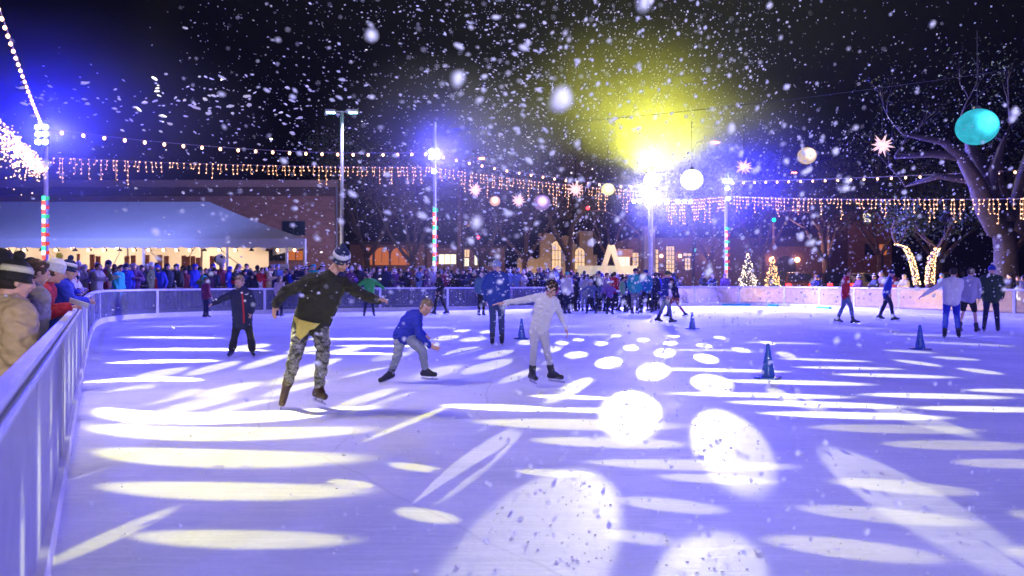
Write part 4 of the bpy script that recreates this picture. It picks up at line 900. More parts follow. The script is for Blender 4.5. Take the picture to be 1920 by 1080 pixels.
    if hd in ('hair', 'long'):
        E_((0,.09,.17), (.37,.41,.37)); E_((0,.20,.0), (.34,.30,.38)); E_((0,-.13,.36), (.29,.23,.14))
        for k in (-1, 1): E_((k*.27,.03,.12), (.10,.22,.22))
        if hd == 'long': E_((0,.30,-.30), (.30,.16,.42)); E_((0,.33,-.62), (.20,.12,.25))
        fin('hair', q, .012, look['hair'], .02*hs*5, ws=16)
    elif hd == 'bun':
        E_((0,.09,.15), (.365,.41,.37)); E_((0,.18,.0), (.34,.30,.34)); fin('hair', q, .01, look['hair'], .03, ws=18)
    elif hd == 'beanie':
        q.lathe((0,0,0), [(.395,-.02),(.405,.06),(.40,.14),(.385,.16),(.40,.2),(.38,.33),(.33,.46),(.23,.58),(.12,.64),(.02,.66)], 22)
        Q = MB(); Q.v = [tuple(c+M @ (Vector((v[0], v[1]*1.08+.04, v[2]))*hs)) for v in q.v]; Q.f = q.f; h = Q.build('knit_hat', look['hat'], root, True)
        if look.get('hat2'):
            Q = MB(); w_ = MB(); w_.lathe((0,0,0), [(.385,.26),(.405,.265),(.385,.36),(.345,.445),(.33,.43),(.36,.26)], 22)
            Q.v = [tuple(c+M @ (Vector((v[0], v[1]*1.08+.04, v[2]))*hs)) for v in w_.v]; Q.f = w_.f; Q.build('hat_stripe', look['hat2'], h, True)
        if look.get('pom'):
            Q = MB(); rr = random.Random(seed); cc = c+M @ (V(0,.04,.74)*hs)
            for k in range(60):
                v = V(rr.gauss(0,1), rr.gauss(0,1), rr.gauss(0,1)).normalized(); Q.ell(cc+v*.085*hs, .075*hs, n=6, m=4)
            Q.build('pompom', look['pom'], h, True)
        if hs and look.get('hair'):
            q2 = MB(); E_((0,.16,-.04), (.345,.33,.28), Q=q2); me = remesh(q2, .014, 2); me.materials.append(look['hair']); link('hair', me, root)
    elif hd == 'helmet':
        E_((0,.05,.16), (.42,.47,.40)); me = remesh(q, .012, 2); me.materials.append(look['hat']); h = link('helmet', me, root); w_ = MB(); E_((0,.05,.16), (.425,.475,.05), Q=w_); w_.build('helmet_band', M_dark, h, True)
    elif hd == 'hoodup':
        E_((0,.10,.12), (.43,.46,.44)); E_((0,.16,-.15), (.38,.36,.4)); fin('hood', q, .014, look['top'], .01)
    return root
def screen_person(label, d, J, look, H, dys=None, vox=.011, fine=True, seed=0, zoff=0):
    """J in photo pixels (x, y, depth offset) -> real 3-D joints at distance d"""
    ft = [J['toL'], J['toR']]; x0 = (ft[0][0]+ft[1][0])/2; p0 = at(x0, 0, d); t = thing('person', label, 'person', (p0.x, d, zoff))
    K = {}
    for k, v in J.items():
        if k in ('hf', 'hu', 'hnL', 'hnR', 'thL', 'thR', 'fdL', 'fdR'): K[k] = Vector(v)
        elif k in ('cuL', 'cuR', 'hs'): K[k] = v
        else:
            dd = d+(v[2] if len(v) > 2 else 0); q = at(v[0], v[1], dd); K[k] = q-t.location
    make_person(t, K, look, H, vox, fine, seed); return t
def C(name, c, **k): return mat('cloth_'+name, c, .85, var=k.pop('var', .12), scale=k.pop('scale', 30), **k)
def camo():
    m = bpy.data.materials.new('cloth_camo'); m.use_nodes = True; T = NT(m.node_tree); b = m.node_tree.nodes["Principled BSDF"]; tc = T.n("ShaderNodeTexCoord").outputs['Object']
    mp = T.n("ShaderNodeMapping", {0: tc}); mp.inputs[3].default_value = (1,1,1.5)
    nz = T.n("ShaderNodeTexNoise", {'Vector': mp.outputs[0], 'Scale': 15.0, 'Detail': 3.0, 'Roughness': .6, 'Distortion': .8}).outputs[0]
    r = T.n("ShaderNodeValToRGB", {0: nz}); r.color_ramp.interpolation = 'CONSTANT'; e = r.color_ramp.elements; e[0].position = 0; e[0].color = (.03,.03,.03,1); e[1].position = .43; e[1].color = (.12,.115,.11,1)
    for p_, c_ in ((.49,(.26,.25,.25,1)),(.55,(.07,.065,.065,1)),(.60,(.38,.37,.36,1))): x = e.new(p_); x.color = c_
    m.node_tree.links.new(r.outputs[0], b.inputs['Base Color']); b.inputs['Roughness'].default_value = .85; return m
NAVY = C('navy', (.012,.016,.05)); BLACK = C('black', (.012,.012,.016)); WHITE = C('white', (.72,.70,.70), bump=.1); BLUEJ = C('royal', (.015,.03,.42)); DENIM = C('denim', (.14,.18,.30)); DENIMD = C('denim_dark', (.04,.06,.14))
OLIVE = C('olive', (.022,.022,.013), bump=.2); GREYC = C('grey', (.30,.27,.27), bump=.2); BEIGE = C('beige', (.48,.36,.20), bump=.2); REDC = C('red', (.50,.02,.03)); GREENC = C('green', (.05,.45,.08)); TEAL = C('teal', (.02,.42,.42)); YEL = C('yellow', (.75,.62,.12)); PINK = C('pink', (.65,.05,.22))
B_BLK = mat('boot_black', (.012,.014,.03), .35, var=.1); B_BRN = mat('boot_brown', (.032,.012,.008), .5, var=.3, scale=40); H_BLD = C('hair_blond', (.20,.145,.085), var=.35); H_BRN = C('hair_brown', (.07,.04,.025), var=.3); H_DRK = C('hair_dark', (.02,.014,.012), var=.3); H_GRY = C('hair_grey', (.35,.32,.30), var=.3)
HATN = C('hat_navy', (.015,.025,.09), bump=.4); HATW = C('hat_white', (.72,.72,.74), bump=.4); HATG = C('hat_gold', (.45,.38,.05), bump=.4); HATB = C('hat_black', (.015,.015,.015), bump=.4)
# main skater
J = dict(head=(640,488,-.05), hf=(.55,-.62,-.62), hu=(.05,-.3,1), neck=(615,521,.0), shL=(583,525,-.02), shR=(643,531,.06), elL=(533,548,-.12), wrL=(515,574,-.25), hdL=(512,600,-.28), elR=(680,553,.02), wrR=(710,564,-.08), hdR=(735,561,-.12),
    hpL=(568,603,0), hpR=(600,606,.05), knL=(556,658,-.10), knR=(606,660,-.02), anL=(539,719,.05), anR=(598,726,.10), toL=(534,760,-.05), toR=(612,764,-.10), hnL=(-1,-.3,.2), thL=(1,-.4,0), hnR=(.2,-.6,.8), thR=(0,-.8,.6), cuL=.25, cuR=.55, fdL=(-.05,-.62,-.8), fdR=(.62,-.75,-.06), hs=.235)
t = screen_person('teen skater in black sweater, camouflage trousers and striped pompom hat, arms spread', 7.9, J, dict(top=OLIVE, legs=camo(), boots=B_BRN, head='beanie', hat=HATN, hat2=HATW, pom=HATN, hair=H_BRN, bulk=.016, wr=.022, pwr=.022, hem=.10, laces=REDC, pbulk=.016), 1.72, vox=.010, seed=3)
g = MB(); p = lambda x, y, dy: at(x, y, 7.9+dy)-t.location
pts = [p(549,592,-.13), p(560,599,-.19), p(575,603,-.21), p(588,606,-.20), p(599,607,-.15), p(588,617,-.18), p(580,619,-.22), p(574,628,-.18), p(563,637,-.17), p(555,629,-.19), p(556,612,-.22)]
n = len(pts); g.add(pts+[q+V(0,.03,0) for q in pts], [tuple(range(n-1,-1,-1)), tuple(range(n, 2*n))]+[(i, (i+1) % n, (i+1) % n+n, i+n) for i in range(n)]); o = g.build('shirt_tail', YEL, t)
# boy in dark jacket
J = dict(head=(449,529,-.02), hf=(-.12,-1,-.22), hu=(-.08,0,1), neck=(453,543,0), shL=(439,550,0), shR=(468,550,0), elL=(417,560,-.05), wrL=(400,569,-.12), hdL=(389,574,-.16), elR=(477,570,.02), wrR=(471,586,-.10), hdR=(468,597,-.14),
    hpL=(446,603,0), hpR=(463,603,0), knL=(440,632,-.03), knR=(470,632,-.03), anL=(435,655,.02), anR=(473,655,.02), toL=(430,668,-.12), toR=(475,668,-.12), hnL=(0,-.3,1), thL=(0,-1,.2), hnR=(.6,-.8,0), thR=(-1,-.5,0), hs=.222)
t = screen_person('boy in dark zip jacket and flared black trousers, one arm held out', 13.3, J, dict(top=NAVY, legs=BLACK, boots=B_BLK, head='hair', hair=H_BLD, bulk=.022, pbulk=.014, flare=.025, wr=.016), 1.42, vox=.012, seed=5)
g = MB(); q = lambda x, y, dy: at(x, y, 13.3+dy)-t.location
g.tube([q(454,547,-.135), q(455,560,-.165), q(456,575,-.165), q(457,590,-.165), q(457,606,-.155)], .016, 6); g.build('zip', REDC, t, True)
g = MB(); g.box(q(462,552,-.135), (.05,.01,.018)); g.box(q(465,550,-.125), (.025,.01,.01)); g.build('chest_mark', WHITE, t)
# crouching boy in blue
J = dict(head=(799,577,-.05), hf=(.42,-.8,-.42), hu=(.42,-.1,1), neck=(785,589,0), shL=(768,592,.10), shR=(783,598,-.12), elL=(776,612,.25), wrL=(795,628,.28), hdL=(806,636,.28), elR=(786,628,-.22), wrR=(806,649,-.26), hdR=(827,656,-.30),
    hpL=(752,625,.04), hpR=(762,628,-.04), knL=(746,664,-.05), knR=(792,657,-.1), anL=(733,698,.12), anR=(797,692,-.02), toL=(713,719,-.02), toR=(815,714,-.06), hnL=(0,0,1), thL=(1,0,1), hnR=(0,-.3,1), thR=(.3,0,1), cuR=.12, fdL=(-.85,-.25,-.35), fdR=(.93,-.3,-.02), hs=.222)
screen_person('crouching fair-haired boy in royal blue jacket and light jeans reaching forward', 9.9, J, dict(top=BLUEJ, legs=C('light_denim', (.30,.33,.42)), boots=B_BLK, head='hair', hair=H_BLD, bulk=.016, wr=.018, pwr=.018, laces=PINK, hem=.12), 1.45, vox=.010, seed=8)
# girl in white
J = dict(head=(1034,542,-.10), hf=(-.12,-.38,-.92), hu=(.1,-.92,.38), neck=(1025,556,0), shL=(1009,557,.02), shR=(1040,564,-.02), elL=(976,564,.0), wrL=(944,568,.03), hdL=(921,571,.05), elR=(1051,590,-.02), wrR=(1062,616,-.06), hdR=(1066,636,-.08),
    hpL=(1003,614,0), hpR=(1019,616,0), knL=(1001,654,-.06), knR=(1025,656,-.06), anL=(998,697,.04), anR=(1034,696,.02), toL=(1006,726,-.1), toR=(1053,722,-.1), hnL=(0,-.3,1), thL=(0,-1,-.2), hnR=(1,-.2,0), thR=(-.3,-1,0), cuL=.08, cuR=.25, fdL=(.35,-.9,-.05), fdR=(.82,-.55,-.04), hs=.225)
screen_person('girl all in white with dark hair looking down, arms stretched out for balance', 9.6, J, dict(top=WHITE, legs=C('pale_trousers', (.55,.53,.58)), boots=B_BLK, head='bun', hair=H_DRK, bulk=.006, wr=.020, pwr=.010, pbulk=.0, hem=.16, girth=.86), 1.45, vox=.010, seed=11)

# ---------------------------------------------------------------- posed people further away
def pose(H, kind='stand', lean=0.0, side=0.0, seed=0):
    """joints facing -Y, z = 0 at the ice"""
    r = random.Random(seed); s = H/1.75; J = {}; sk = .06 if kind not in ('crowd', 'arms') else 0.0; L = math.sin(lean); Cc = math.cos(lean)
    hz = .90*s+sk; sp = {'reach': .16, 'stand': .10, 'skate': .20, 'walk': .12, 'stride': .16, 'crowd': .10, 'arms': .10}[kind]; fw = {'reach': .12, 'stand': .0, 'skate': .10, 'walk': .22, 'stride': .34, 'crowd': 0, 'arms': 0}[kind]
    J['hpL'] = V(-.085*s, 0, hz); J['hpR'] = V(.085*s, 0, hz)
    J['anL'] = V(-sp*s, -fw*s, .115*s+sk*.6); J['anR'] = V(sp*s, fw*s, .115*s+sk*.6+(.03 if fw > .2 else 0))
    for k in 'LR': J['kn'+k] = J['hp'+k].lerp(J['an'+k], .48)+V(0,-.05*s-.08*s*(kind in ('skate','stride')),0); J['to'+k] = J['an'+k]+V(0,-.2,-.1)
    T = lambda x, y, z: V(x*s+side*z*s, (-L*z+y)*s, hz+Cc*z*s)
    J['shL'] = T(-.172,0,.478); J['shR'] = T(.172,0,.478); J['neck'] = T(0,0,.545); J['head'] = T(0,-.03,.71); J['hf'] = V(r.uniform(-.35,.35), -1, -.1-lean*.6)
    for k, sg in (('L',-1),('R',1)):
        if kind in ('skate', 'stride'): a, b = V(sg*.40,-.05,.30), V(sg*.58,-.18,.16)
        elif kind == 'reach': a, b = (V(.34,-.05,.30), V(.62,-.12,.10)) if sg > 0 else (V(-.24,-.10,.24), V(-.16,-.30,.16))
        elif kind == 'arms': a, b = V(sg*.24,-.12,.24), V(sg*.08,-.30,.30)
        else: a, b = V(sg*.245,.03,.22), V(sg*.235,-.09,-.02)
        a += V(r.uniform(-.04,.04), r.uniform(-.06,.06), r.uniform(-.03,.06))
        J['el'+k] = T(*a); J['wr'+k] = T(*b); J['hd'+k] = J['wr'+k]+(J['wr'+k]-J['el'+k]).normalized()*.17*s; J['th'+k] = V(0,-1,.3); J['hn'+k] = V(sg,0,.3)
    J['hs'] = .232*max(.93, s**.5); return J
def standing(px, pyb, H, look, label, kind='stand', rz=0.0, lean=0.0, side=0.0, seed=0, z=0.0, vox=.017):
    p = floor(px, pyb, z) if z == 0 else None; t = thing('person', label, 'person', p, rz)
    make_person(t, pose(H, kind, lean, side, seed), look, H, vox, False, seed); return t
lk = lambda top, legs, **k: dict(top=top, legs=legs, boots=k.pop('boots', B_BLK), **k)
standing(932, 647, 1.78, lk(C('blue_coat', (.02,.05,.25)), DENIMD, head='helmet', hat=C('helmet_pale', (.25,.3,.45)), bulk=.02, wr=.02), 'tall man in dark blue jacket and jeans seen from behind, standing on the ice', 'stand', PI, seed=2, vox=.014)
standing(902, 592, 1.7, lk(C('slate', (.10,.22,.28)), BLACK, head='hair', hair=H_DRK), 'person in slate jacket half hidden behind the tall man in dark blue', 'stand', .4, seed=3)
standing(692, 593, 1.66, lk(GREENC, NAVY, head='hair', hair=H_BRN, bulk=.03), 'skater in bright green jacket near the far boards', 'skate', .3, .15, seed=4)
standing(826, 590, 1.72, lk(BLACK, BLACK, head='long', hair=H_DRK), 'skater all in black gliding beside the middle lamp pole', 'walk', -1.2, .1, seed=5)
standing(1585, 607, 1.70, lk(REDC, DENIM, head='hair', hair=H_BRN, bulk=.02), 'skater in red top and blue jeans at the right boards', 'walk', 1.2, .05, seed=6)
standing(1662, 601, 1.72, lk(C('blue_tee', (.02,.05,.35)), NAVY, head='beanie', hat=HATN), 'dark blue skater leaning to one side before the wrapped trunks', 'walk', 1.0, .2, side=-.06, seed=7)
standing(1784, 634, 1.68, lk(WHITE, BLUEJ, head='hair', hair=H_DRK), 'skater in white tee and blue trousers leaning with one arm low, front of the trio', 'reach', 2.7, .32, side=-.10, seed=8, vox=.014)
standing(1815, 624, 1.70, lk(C('lilac', (.4,.38,.5)), BLACK, head='hair', hair=H_BRN, leg=.1, skin=SKIN), 'skater in shorts and pale top, middle of the right-hand trio', 'walk', 2.2, .25, seed=9, vox=.015)
standing(1858, 622, 1.74, lk(C('dark_green', (.03,.06,.03)), NAVY, head='beanie', hat=C('hat_blue', (.02,.04,.3)), hood=True, bulk=.04), 'skater in bulky dark jacket and blue hat, right-hand one of the trio', 'walk', 2.4, .15, seed=10, vox=.015)
standing(448-62, 596, 1.45, lk(C('maroon', (.18,.02,.05)), NAVY, head='hair', hair=H_BRN, bulk=.02), 'child in maroon jacket by the far boards behind the boy in the dark jacket', 'stand', 2.6, seed=12)
standing(524, 594, 1.5, lk(C('cream', (.5,.42,.36)), BLACK, head='long', hair=H_BLD), 'girl in cream top holding the far boards behind the teen skater', 'stand', 2.9, seed=13)
grp = [ (1063,589,1.7,lk(WHITE,NAVY,head='helmet',hat=TEAL),'skater in white vest and teal helmet at the left end of the far group','stand',.4),
 (1096,584,1.62,lk(C('pale_jacket', (.45,.47,.50)),C('pale_jeans', (.3,.32,.4)),head='long',hair=H_BRN),'woman in pale grey jacket and pale jeans in the far group','stand',2.8),
 (1082,583,1.72,lk(NAVY,DENIMD,head='hair',hair=H_DRK),'dark-haired skater in navy between the white vest and the pale jacket','stand',3.0),
 (1122,584,1.75,lk(BLACK,BLACK,head='beanie',hat=HATN),'man in black with navy hat under the A-shaped frame','stand',2.6),
 (1136,585,1.68,lk(C('mauve', (.3,.2,.4)),NAVY,head='hair',hair=H_BRN),'skater in mauve jacket in the far group','stand',.8),
 (1152,583,1.74,lk(REDC,NAVY,head='hair',hair=H_BRN),'skater in red scarf-coloured top in the far group','stand',2.9),
 (1166,586,1.5,lk(C('lime', (.2,.4,.15)),NAVY,head='hair',hair=H_DRK),'short skater in dull lime top beside the teal jacket','walk',1.0),
 (1190,589,1.85,lk(TEAL,C('grey_trousers', (.2,.2,.22)),head='helmet',hat=NAVY,bulk=.03),'tall skater in bright teal jacket with dark helmet','stand',.2),
 (1213,588,1.80,lk(C('azure', (.02,.2,.42)),BLACK,head='helmet',hat=C('hat_blue', (.02,.04,.3))),'skater in azure jacket and blue helmet right of the teal jacket','walk',-.8),
 (1179,583,1.62,lk(BLUEJ,NAVY,head='hair',hair=H_GRY),'grey-haired skater in royal blue behind the teal jacket','stand',2.9),
 (1228,584,1.7,lk(NAVY,BLACK,head='hair',hair=H_DRK),'skater in navy at the back right of the far group','stand',2.2),
 (1109,589,1.35,lk(C('plaid', (.12,.16,.3)),NAVY,head='beanie',hat=HATW),'child in plaid top and white hat in the far group','skate',-.5),
 (1143,590,1.3,lk(C('violet', (.2,.1,.4)),BLACK,head='hair',hair=H_BLD),'small child in violet in front of the far group','skate',.3),
 (1050,583,1.6,lk(C('grey_blue', (.15,.2,.3)),BLACK,head='long',hair=H_BRN),'woman in grey-blue at the left back of the far group','stand',2.4),
 (1038,584,1.5,lk(PINK,NAVY,head='hair',hair=H_BRN),'child in pink standing left of the far group','stand',-.4)]
for i, (px, py, H, L_, lab, kd, rz) in enumerate(grp): o = standing(px, py, H, L_, lab, kd, rz, .06, seed=20+i, vox=.022); o['group'] = 'skaters gathered at the far centre boards'
standing(1246, 606, 1.66, lk(C('deep_blue', (.02,.03,.2)), C('blue_jeans', (.08,.09,.2)), head='helmet', hat=NAVY, bulk=.02), 'skater in deep blue turning left of the smallest cone', 'walk', 1.3, .12, seed=40)
standing(1268, 595, 1.45, lk(NAVY, C('brick_trousers', (.3,.07,.05)), head='hair', hair=H_DRK), 'child in navy top and brick red trousers beside the deep blue skater', 'stride', -1.4, .3, seed=41)

# ---------------------------------------------------------------- spectators leaning on the near left boards
def near(label, px, pyh, d, look, H, rz, lean, seed, kind='arms', dz=0.0):
    p = at(px, pyh, d); J = pose(H, kind, lean, 0, seed); hd = J['head']; c_, s_ = math.cos(rz), math.sin(rz); off = V(hd.x*c_-hd.y*s_, hd.x*s_+hd.y*c_, hd.z)
    t = thing('person', label, 'person', (p.x-off.x, d-off.y, p.z-off.z), rz); look['skates'] = False; make_person(t, J, look, H, .012, True, seed); return t
near('man in beige hooded top and dark pompom hat, nearest spectator on the left', 30, 528, 4.75, lk(BEIGE, C('dark_trousers', (.03,.03,.04)), head='beanie', hat=HATB, hat2=C('hat_cream', (.6,.58,.4), bump=.3), pom=HATB, bulk=.05, wr=.03, hood=True, hair=H_DRK), 1.68, 2.55, .12, 60, 'crowd')
near('brown-haired spectator in grey sweatshirt behind the man in beige', 70, 512, 6.6, lk(GREYC, NAVY, head='hair', hair=H_BRN, bulk=.045, wr=.026), 1.70, 2.5, .16, 61, 'crowd')
near('spectator in red jacket and white hat with gold pompom leaning over the boards', 103, 510, 7.6, lk(REDC, NAVY, head='beanie', hat=HATW, hat2=HATW, pom=HATG, hair=H_BRN, bulk=.03, wr=.022), 1.70, 2.15, .38, 62)
p = at(148, 568, 7.6); g = MB(); g.box((0,0,0), (.18,.13,.010), .5); o = g.build('booklet', WHITE, loc=p); o.rotation_euler = (-.5,.15,0); tag(o, 'white booklet held out over the left boards', 'booklet')
g = MB(); g.box((-.02,-.01,.0085), (.08,.06,.004), .5); g.build('picture', M_dark, o)
near('spectator in black knit hat at the very left edge', 2, 500, 5.9, lk(BLACK, BLACK, head='beanie', hat=HATB, bulk=.03), 1.70, 2.6, .1, 63, 'crowd')
near('spectator in royal blue hooded top just past the red jacket', 128, 508, 9.2, lk(BLUEJ, NAVY, head='beanie', hat=HATN, hat2=HATW, pom=HATN, bulk=.04), 1.66, 2.2, .2, 64)
# ---------------------------------------------------------------- the crowd: one of each kind, then copies
HC = [('black', HATB), ('navy', HATN), ('white', HATW)]
tops = [('navy', NAVY), ('black', BLACK), ('royal blue', BLUEJ), ('grey', GREYC), ('maroon', C('maroon', (.18,.02,.05))), ('red', REDC), ('beige', BEIGE), ('white', WHITE), ('teal', TEAL), ('plum', C('plum', (.12,.04,.16))), ('brown', C('brown', (.12,.07,.04))), ('pink', PINK), ('steel blue', C('steel', (.12,.18,.32))), ('olive green', C('olive2', (.10,.12,.05)))]
protos = []
for i, (hd, extra) in enumerate((('hair', 'bare head'), ('long', 'long hair'), ('beanie', 'knit hat'), ('beanie', 'striped pompom hat'), ('hoodup', 'hood up'), ('hair', 'bare head'))):
    L_ = dict(top=NAVY, legs=BLACK, boots=B_BLK, head=hd, hair=(H_BRN, H_BRN, H_DRK, H_DRK, H_DRK, H_DRK)[i], skates=False, bulk=.035, wr=.015)
    if hd == 'beanie': L_['hat'] = HATN
    if i == 3: L_['hat2'] = HATW; L_['pom'] = HATW
    t = thing('person', 'x', 'person'); make_person(t, pose(1.7, 'arms' if i % 2 else 'crowd', .05, 0, 80+i), L_, 1.7, .026, False, 80+i); protos.append((t, extra))
used = {}; first = [True]*len(protos)
def put(x, y, z, rz, H, k, ti, zone, grp_, hatm=None, hairm=None):
    t, extra = protos[k]
    o = t if first[k] else copy_tree(t)
    first[k] = False
    o.location = (x, y, z); o.rotation_euler = (0, 0, rz); o.scale = (H/1.7,)*3
    tn, tm = tops[ti]; hn = ''
    for ch in o.children:
        b = ch.name.split('.')[0]; m = None
        if b in ('top', 'hood'): m = tm
        elif b == 'hair' and hairm: m = hairm[1]; hn = hairm[0]
        elif b == 'knit_hat' and hatm: m = hatm[1]; hn = hatm[0]
        if m: ch.material_slots[0].link = 'OBJECT'; ch.material_slots[0].material = m
    extra2 = extra if not hn else (hn+' '+extra.replace('striped pompom hat','pompom hat') if 'hat' in extra else extra.replace('bare head', hn+' hair').replace('long hair', 'long '+hn+' hair'))
    lab = '%s spectator %s, %s top, %s' % ('rear' if zone.endswith('back rows') else 'front' if grp_ != 'x' else '', zone.replace(', back rows','').replace('behind the boards ',''), tn, extra2); used.setdefault(lab, []).append(o); o['label'] = lab; o['category'] = 'person'; o['group'] = grp_
rr = random.Random(99); HR = [('brown', H_BRN), ('dark', H_DRK), ('blond', H_BLD), ('grey', H_GRY)]
def crowd_px(px, dback, ytop, zone, grp_, zg, dark=False):
    """stand a spectator behind the boards where the boards cross column px"""
    i = min(range(len(PATH)), key=lambda k: abs(PATH[k][0]/PATH[k][1]*F+960-px) if PATH[k][1] > 24.9 else 1e9)
    x, y, nx, ny = PATH[i]; X, Y = x+nx*dback, y+ny*dback; k = rr.randrange(len(protos)); ti = rr.choice((0,0,0,1,1,1,2,2,2,9,9,10,12,12,3,4,5,7,8,13,6)) if not dark else rr.choice((0,1,0,1,9,10,4,12,3,0))
    H = rr.uniform(1.52,1.86) if rr.random() > .15 else rr.uniform(1.2,1.45)
    put(X, Y, zg, math.atan2(ny, nx)-PI/2+rr.uniform(-.7,.7), H, k, ti, zone, grp_, rr.choice(HC), rr.choice(HR))
for i in range(20):       # more people packed on the ice at the far centre
    px = rr.uniform(1045,1240); d = rr.uniform(32,36.5); k = rr.randrange(len(protos)); ti = rr.choice((0,1,2,12,9,0,1,7,8,13))
    put((px-960)/F*d, d, .0, rr.uniform(0,6.28), rr.choice((1.35,1.6,1.7,1.75)), k, ti, 'on ice '+('below the A-shaped frame' if px < 1170 else 'around the teal jacket'), 'skaters gathered at the far centre boards', rr.choice(HC), rr.choice(HR))
# left side boards (blue lit)
for i in range(34):
    u = 10.4+i*.43; a = min(range(len(acc)), key=lambda k: abs(acc[k]-(u+4))); x, y, nx, ny = PATH[a]
    for b in range(1 if i % 3 else 2):
        db = .42+b*.75+rr.uniform(0,.2); k = rr.randrange(len(protos)); ti = rr.choice((0,2,2,1,12,3,7,0,5))
        zone = 'at left boards '+('just past the red jacket' if i < 8 else 'midway to the corner' if i < 18 else 'below the six-lamp pole' if i < 27 else 'at the left corner')
        put(x+nx*db, y+ny*db, -.03, math.atan2(ny, nx)-PI/2+rr.uniform(-.5,.5), rr.uniform(1.5,1.72), k, ti, zone, 'spectators along the left boards', rr.choice(HC), rr.choice(HR))
for row, db in enumerate((.45, 1.25, 2.2)):
    n = (46, 36, 18)[row]
    for i in range(n):
        px = 205+(650-205)*(i+rr.random()*.8)/n
        zone = 'behind the boards '+('near the left corner' if px < 280 else 'left of the dark-jacketed boy' if px < 385 else 'under the teal banner' if px < 520 else 'beside the tent end post' if px < 590 else 'behind the teen skater')+(', back rows' if row > 1 else '')
        crowd_px(px, db, 0, zone, 'spectators in front of the tent', .26)
for row, db in enumerate((.45, 1.3)):
    n = (38, 26)[row]
    for i in range(n):
        px = 650+(1040-650)*(i+rr.random()*.8)/n
        zone = 'behind the boards '+('right of the hall corner' if px < 730 else 'by the tall pale poster' if px < 812 else 'right of the middle lamp pole' if px < 900 else 'before the low lit shop' if px < 960 else 'left of the far group')+(', back rows' if row > 1 else '')
        crowd_px(px, db, 0, zone, 'spectators behind the middle boards', .26, True)
for i in range(16):
    px = 1040+(1380-1040)*(i+rr.random()*.8)/16
    crowd_px(px, rr.choice((.5,1.2,2.2)), 0, 'behind the boards '+('below the kiosk counter' if px < 1180 else 'below the grid windows' if px < 1300 else 'at the foot of the right lamp pole'), 'spectators behind the centre right boards', .05, True)
for i in range(6):
    px = 1780+(1920-1780)*(i+rr.random()*.8)/6
    crowd_px(px, rr.uniform(.6,4), 0, 'behind the boards by the big tree', 'spectators by the big tree', .0, True)
for i in range(9):
    px = 1445+(1660-1445)*(i+rr.random()*.8)/9
    crowd_px(px, rr.uniform(1.5,4), 0, 'behind the frosted boards near the parked cars', 'spectators by the parked cars', .0, True)

# everybody further back: one dim mass of people nobody could count
g = MB()
def far_person(x, y, z, H):
    s = H/1.75; a = rr.uniform(0, 6.28); c_, s_ = math.cos(a)*.17*s, math.sin(a)*.17*s; P = V(x, y, z)
    g.ell(P+V(0,0,1.62*s), (.10*s,.11*s,.13*s), n=8, m=6); g.ell(P+V(0,0,1.20*s), (.22*s,.17*s,.33*s), n=8, m=6); g.tube([P+V(0,0,0), P+V(0,0,1.0*s)], [.12*s,.17*s], 6)
    g.tube([P+V(c_,s_,1.42*s), P+V(c_*1.5,s_*1.5,1.12*s), P+V(c_*1.1-s_*.6,s_*1.1+c_*.6,.98*s)], [.07*s,.055*s,.04*s], 6); g.tube([P+V(-c_,-s_,1.42*s), P+V(-c_*1.5,-s_*1.5,1.12*s), P+V(-c_*1.1-s_*.6,-s_*1.1+c_*.6,.98*s)], [.07*s,.055*s,.04*s], 6)
for i in range(230):
    px = rr.uniform(230, 1340); k = min(range(len(PATH)), key=lambda k: abs(PATH[k][0]/PATH[k][1]*F+960-px) if PATH[k][1] > 24.9 else 1e9); x, y, nx, ny = PATH[k]; db = rr.uniform(2.4, 6.5)
    far_person(x+nx*db, y+ny*db, .26 if px < 1150 else .05, rr.uniform(1.5,1.85))
cm = bpy.data.materials.new('crowd_cloth'); cm.use_nodes = True; T = NT(cm.node_tree); b = cm.node_tree.nodes["Principled BSDF"]
w3 = T.n("ShaderNodeTexVoronoi", {'Vector': T.n("ShaderNodeTexCoord").outputs['Object'], 'Scale': 1.6}); rp = T.n("ShaderNodeValToRGB", {0: T.n("ShaderNodeSeparateColor", {0: w3.outputs['Color']}).outputs[0]}); rp.color_ramp.interpolation = 'CONSTANT'; e = rp.color_ramp.elements
e[0].color = (.015,.018,.05,1); e[0].position = 0; e[1].color = (.02,.02,.025,1); e[1].position = .3
for p_, c_ in ((.5,(.10,.03,.10,1)),(.62,(.03,.05,.3,1)),(.75,(.25,.2,.2,1)),(.86,(.25,.03,.05,1)),(.93,(.4,.38,.4,1))): q_ = e.new(p_); q_.color = c_
cm.node_tree.links.new(rp.outputs[0], b.inputs['Base Color']); b.inputs['Roughness'].default_value = .9
o = g.build('crowd', cm, smooth=True); tag(o, 'dim crowd of people packed further back behind the far boards', 'crowd', kind='stuff')
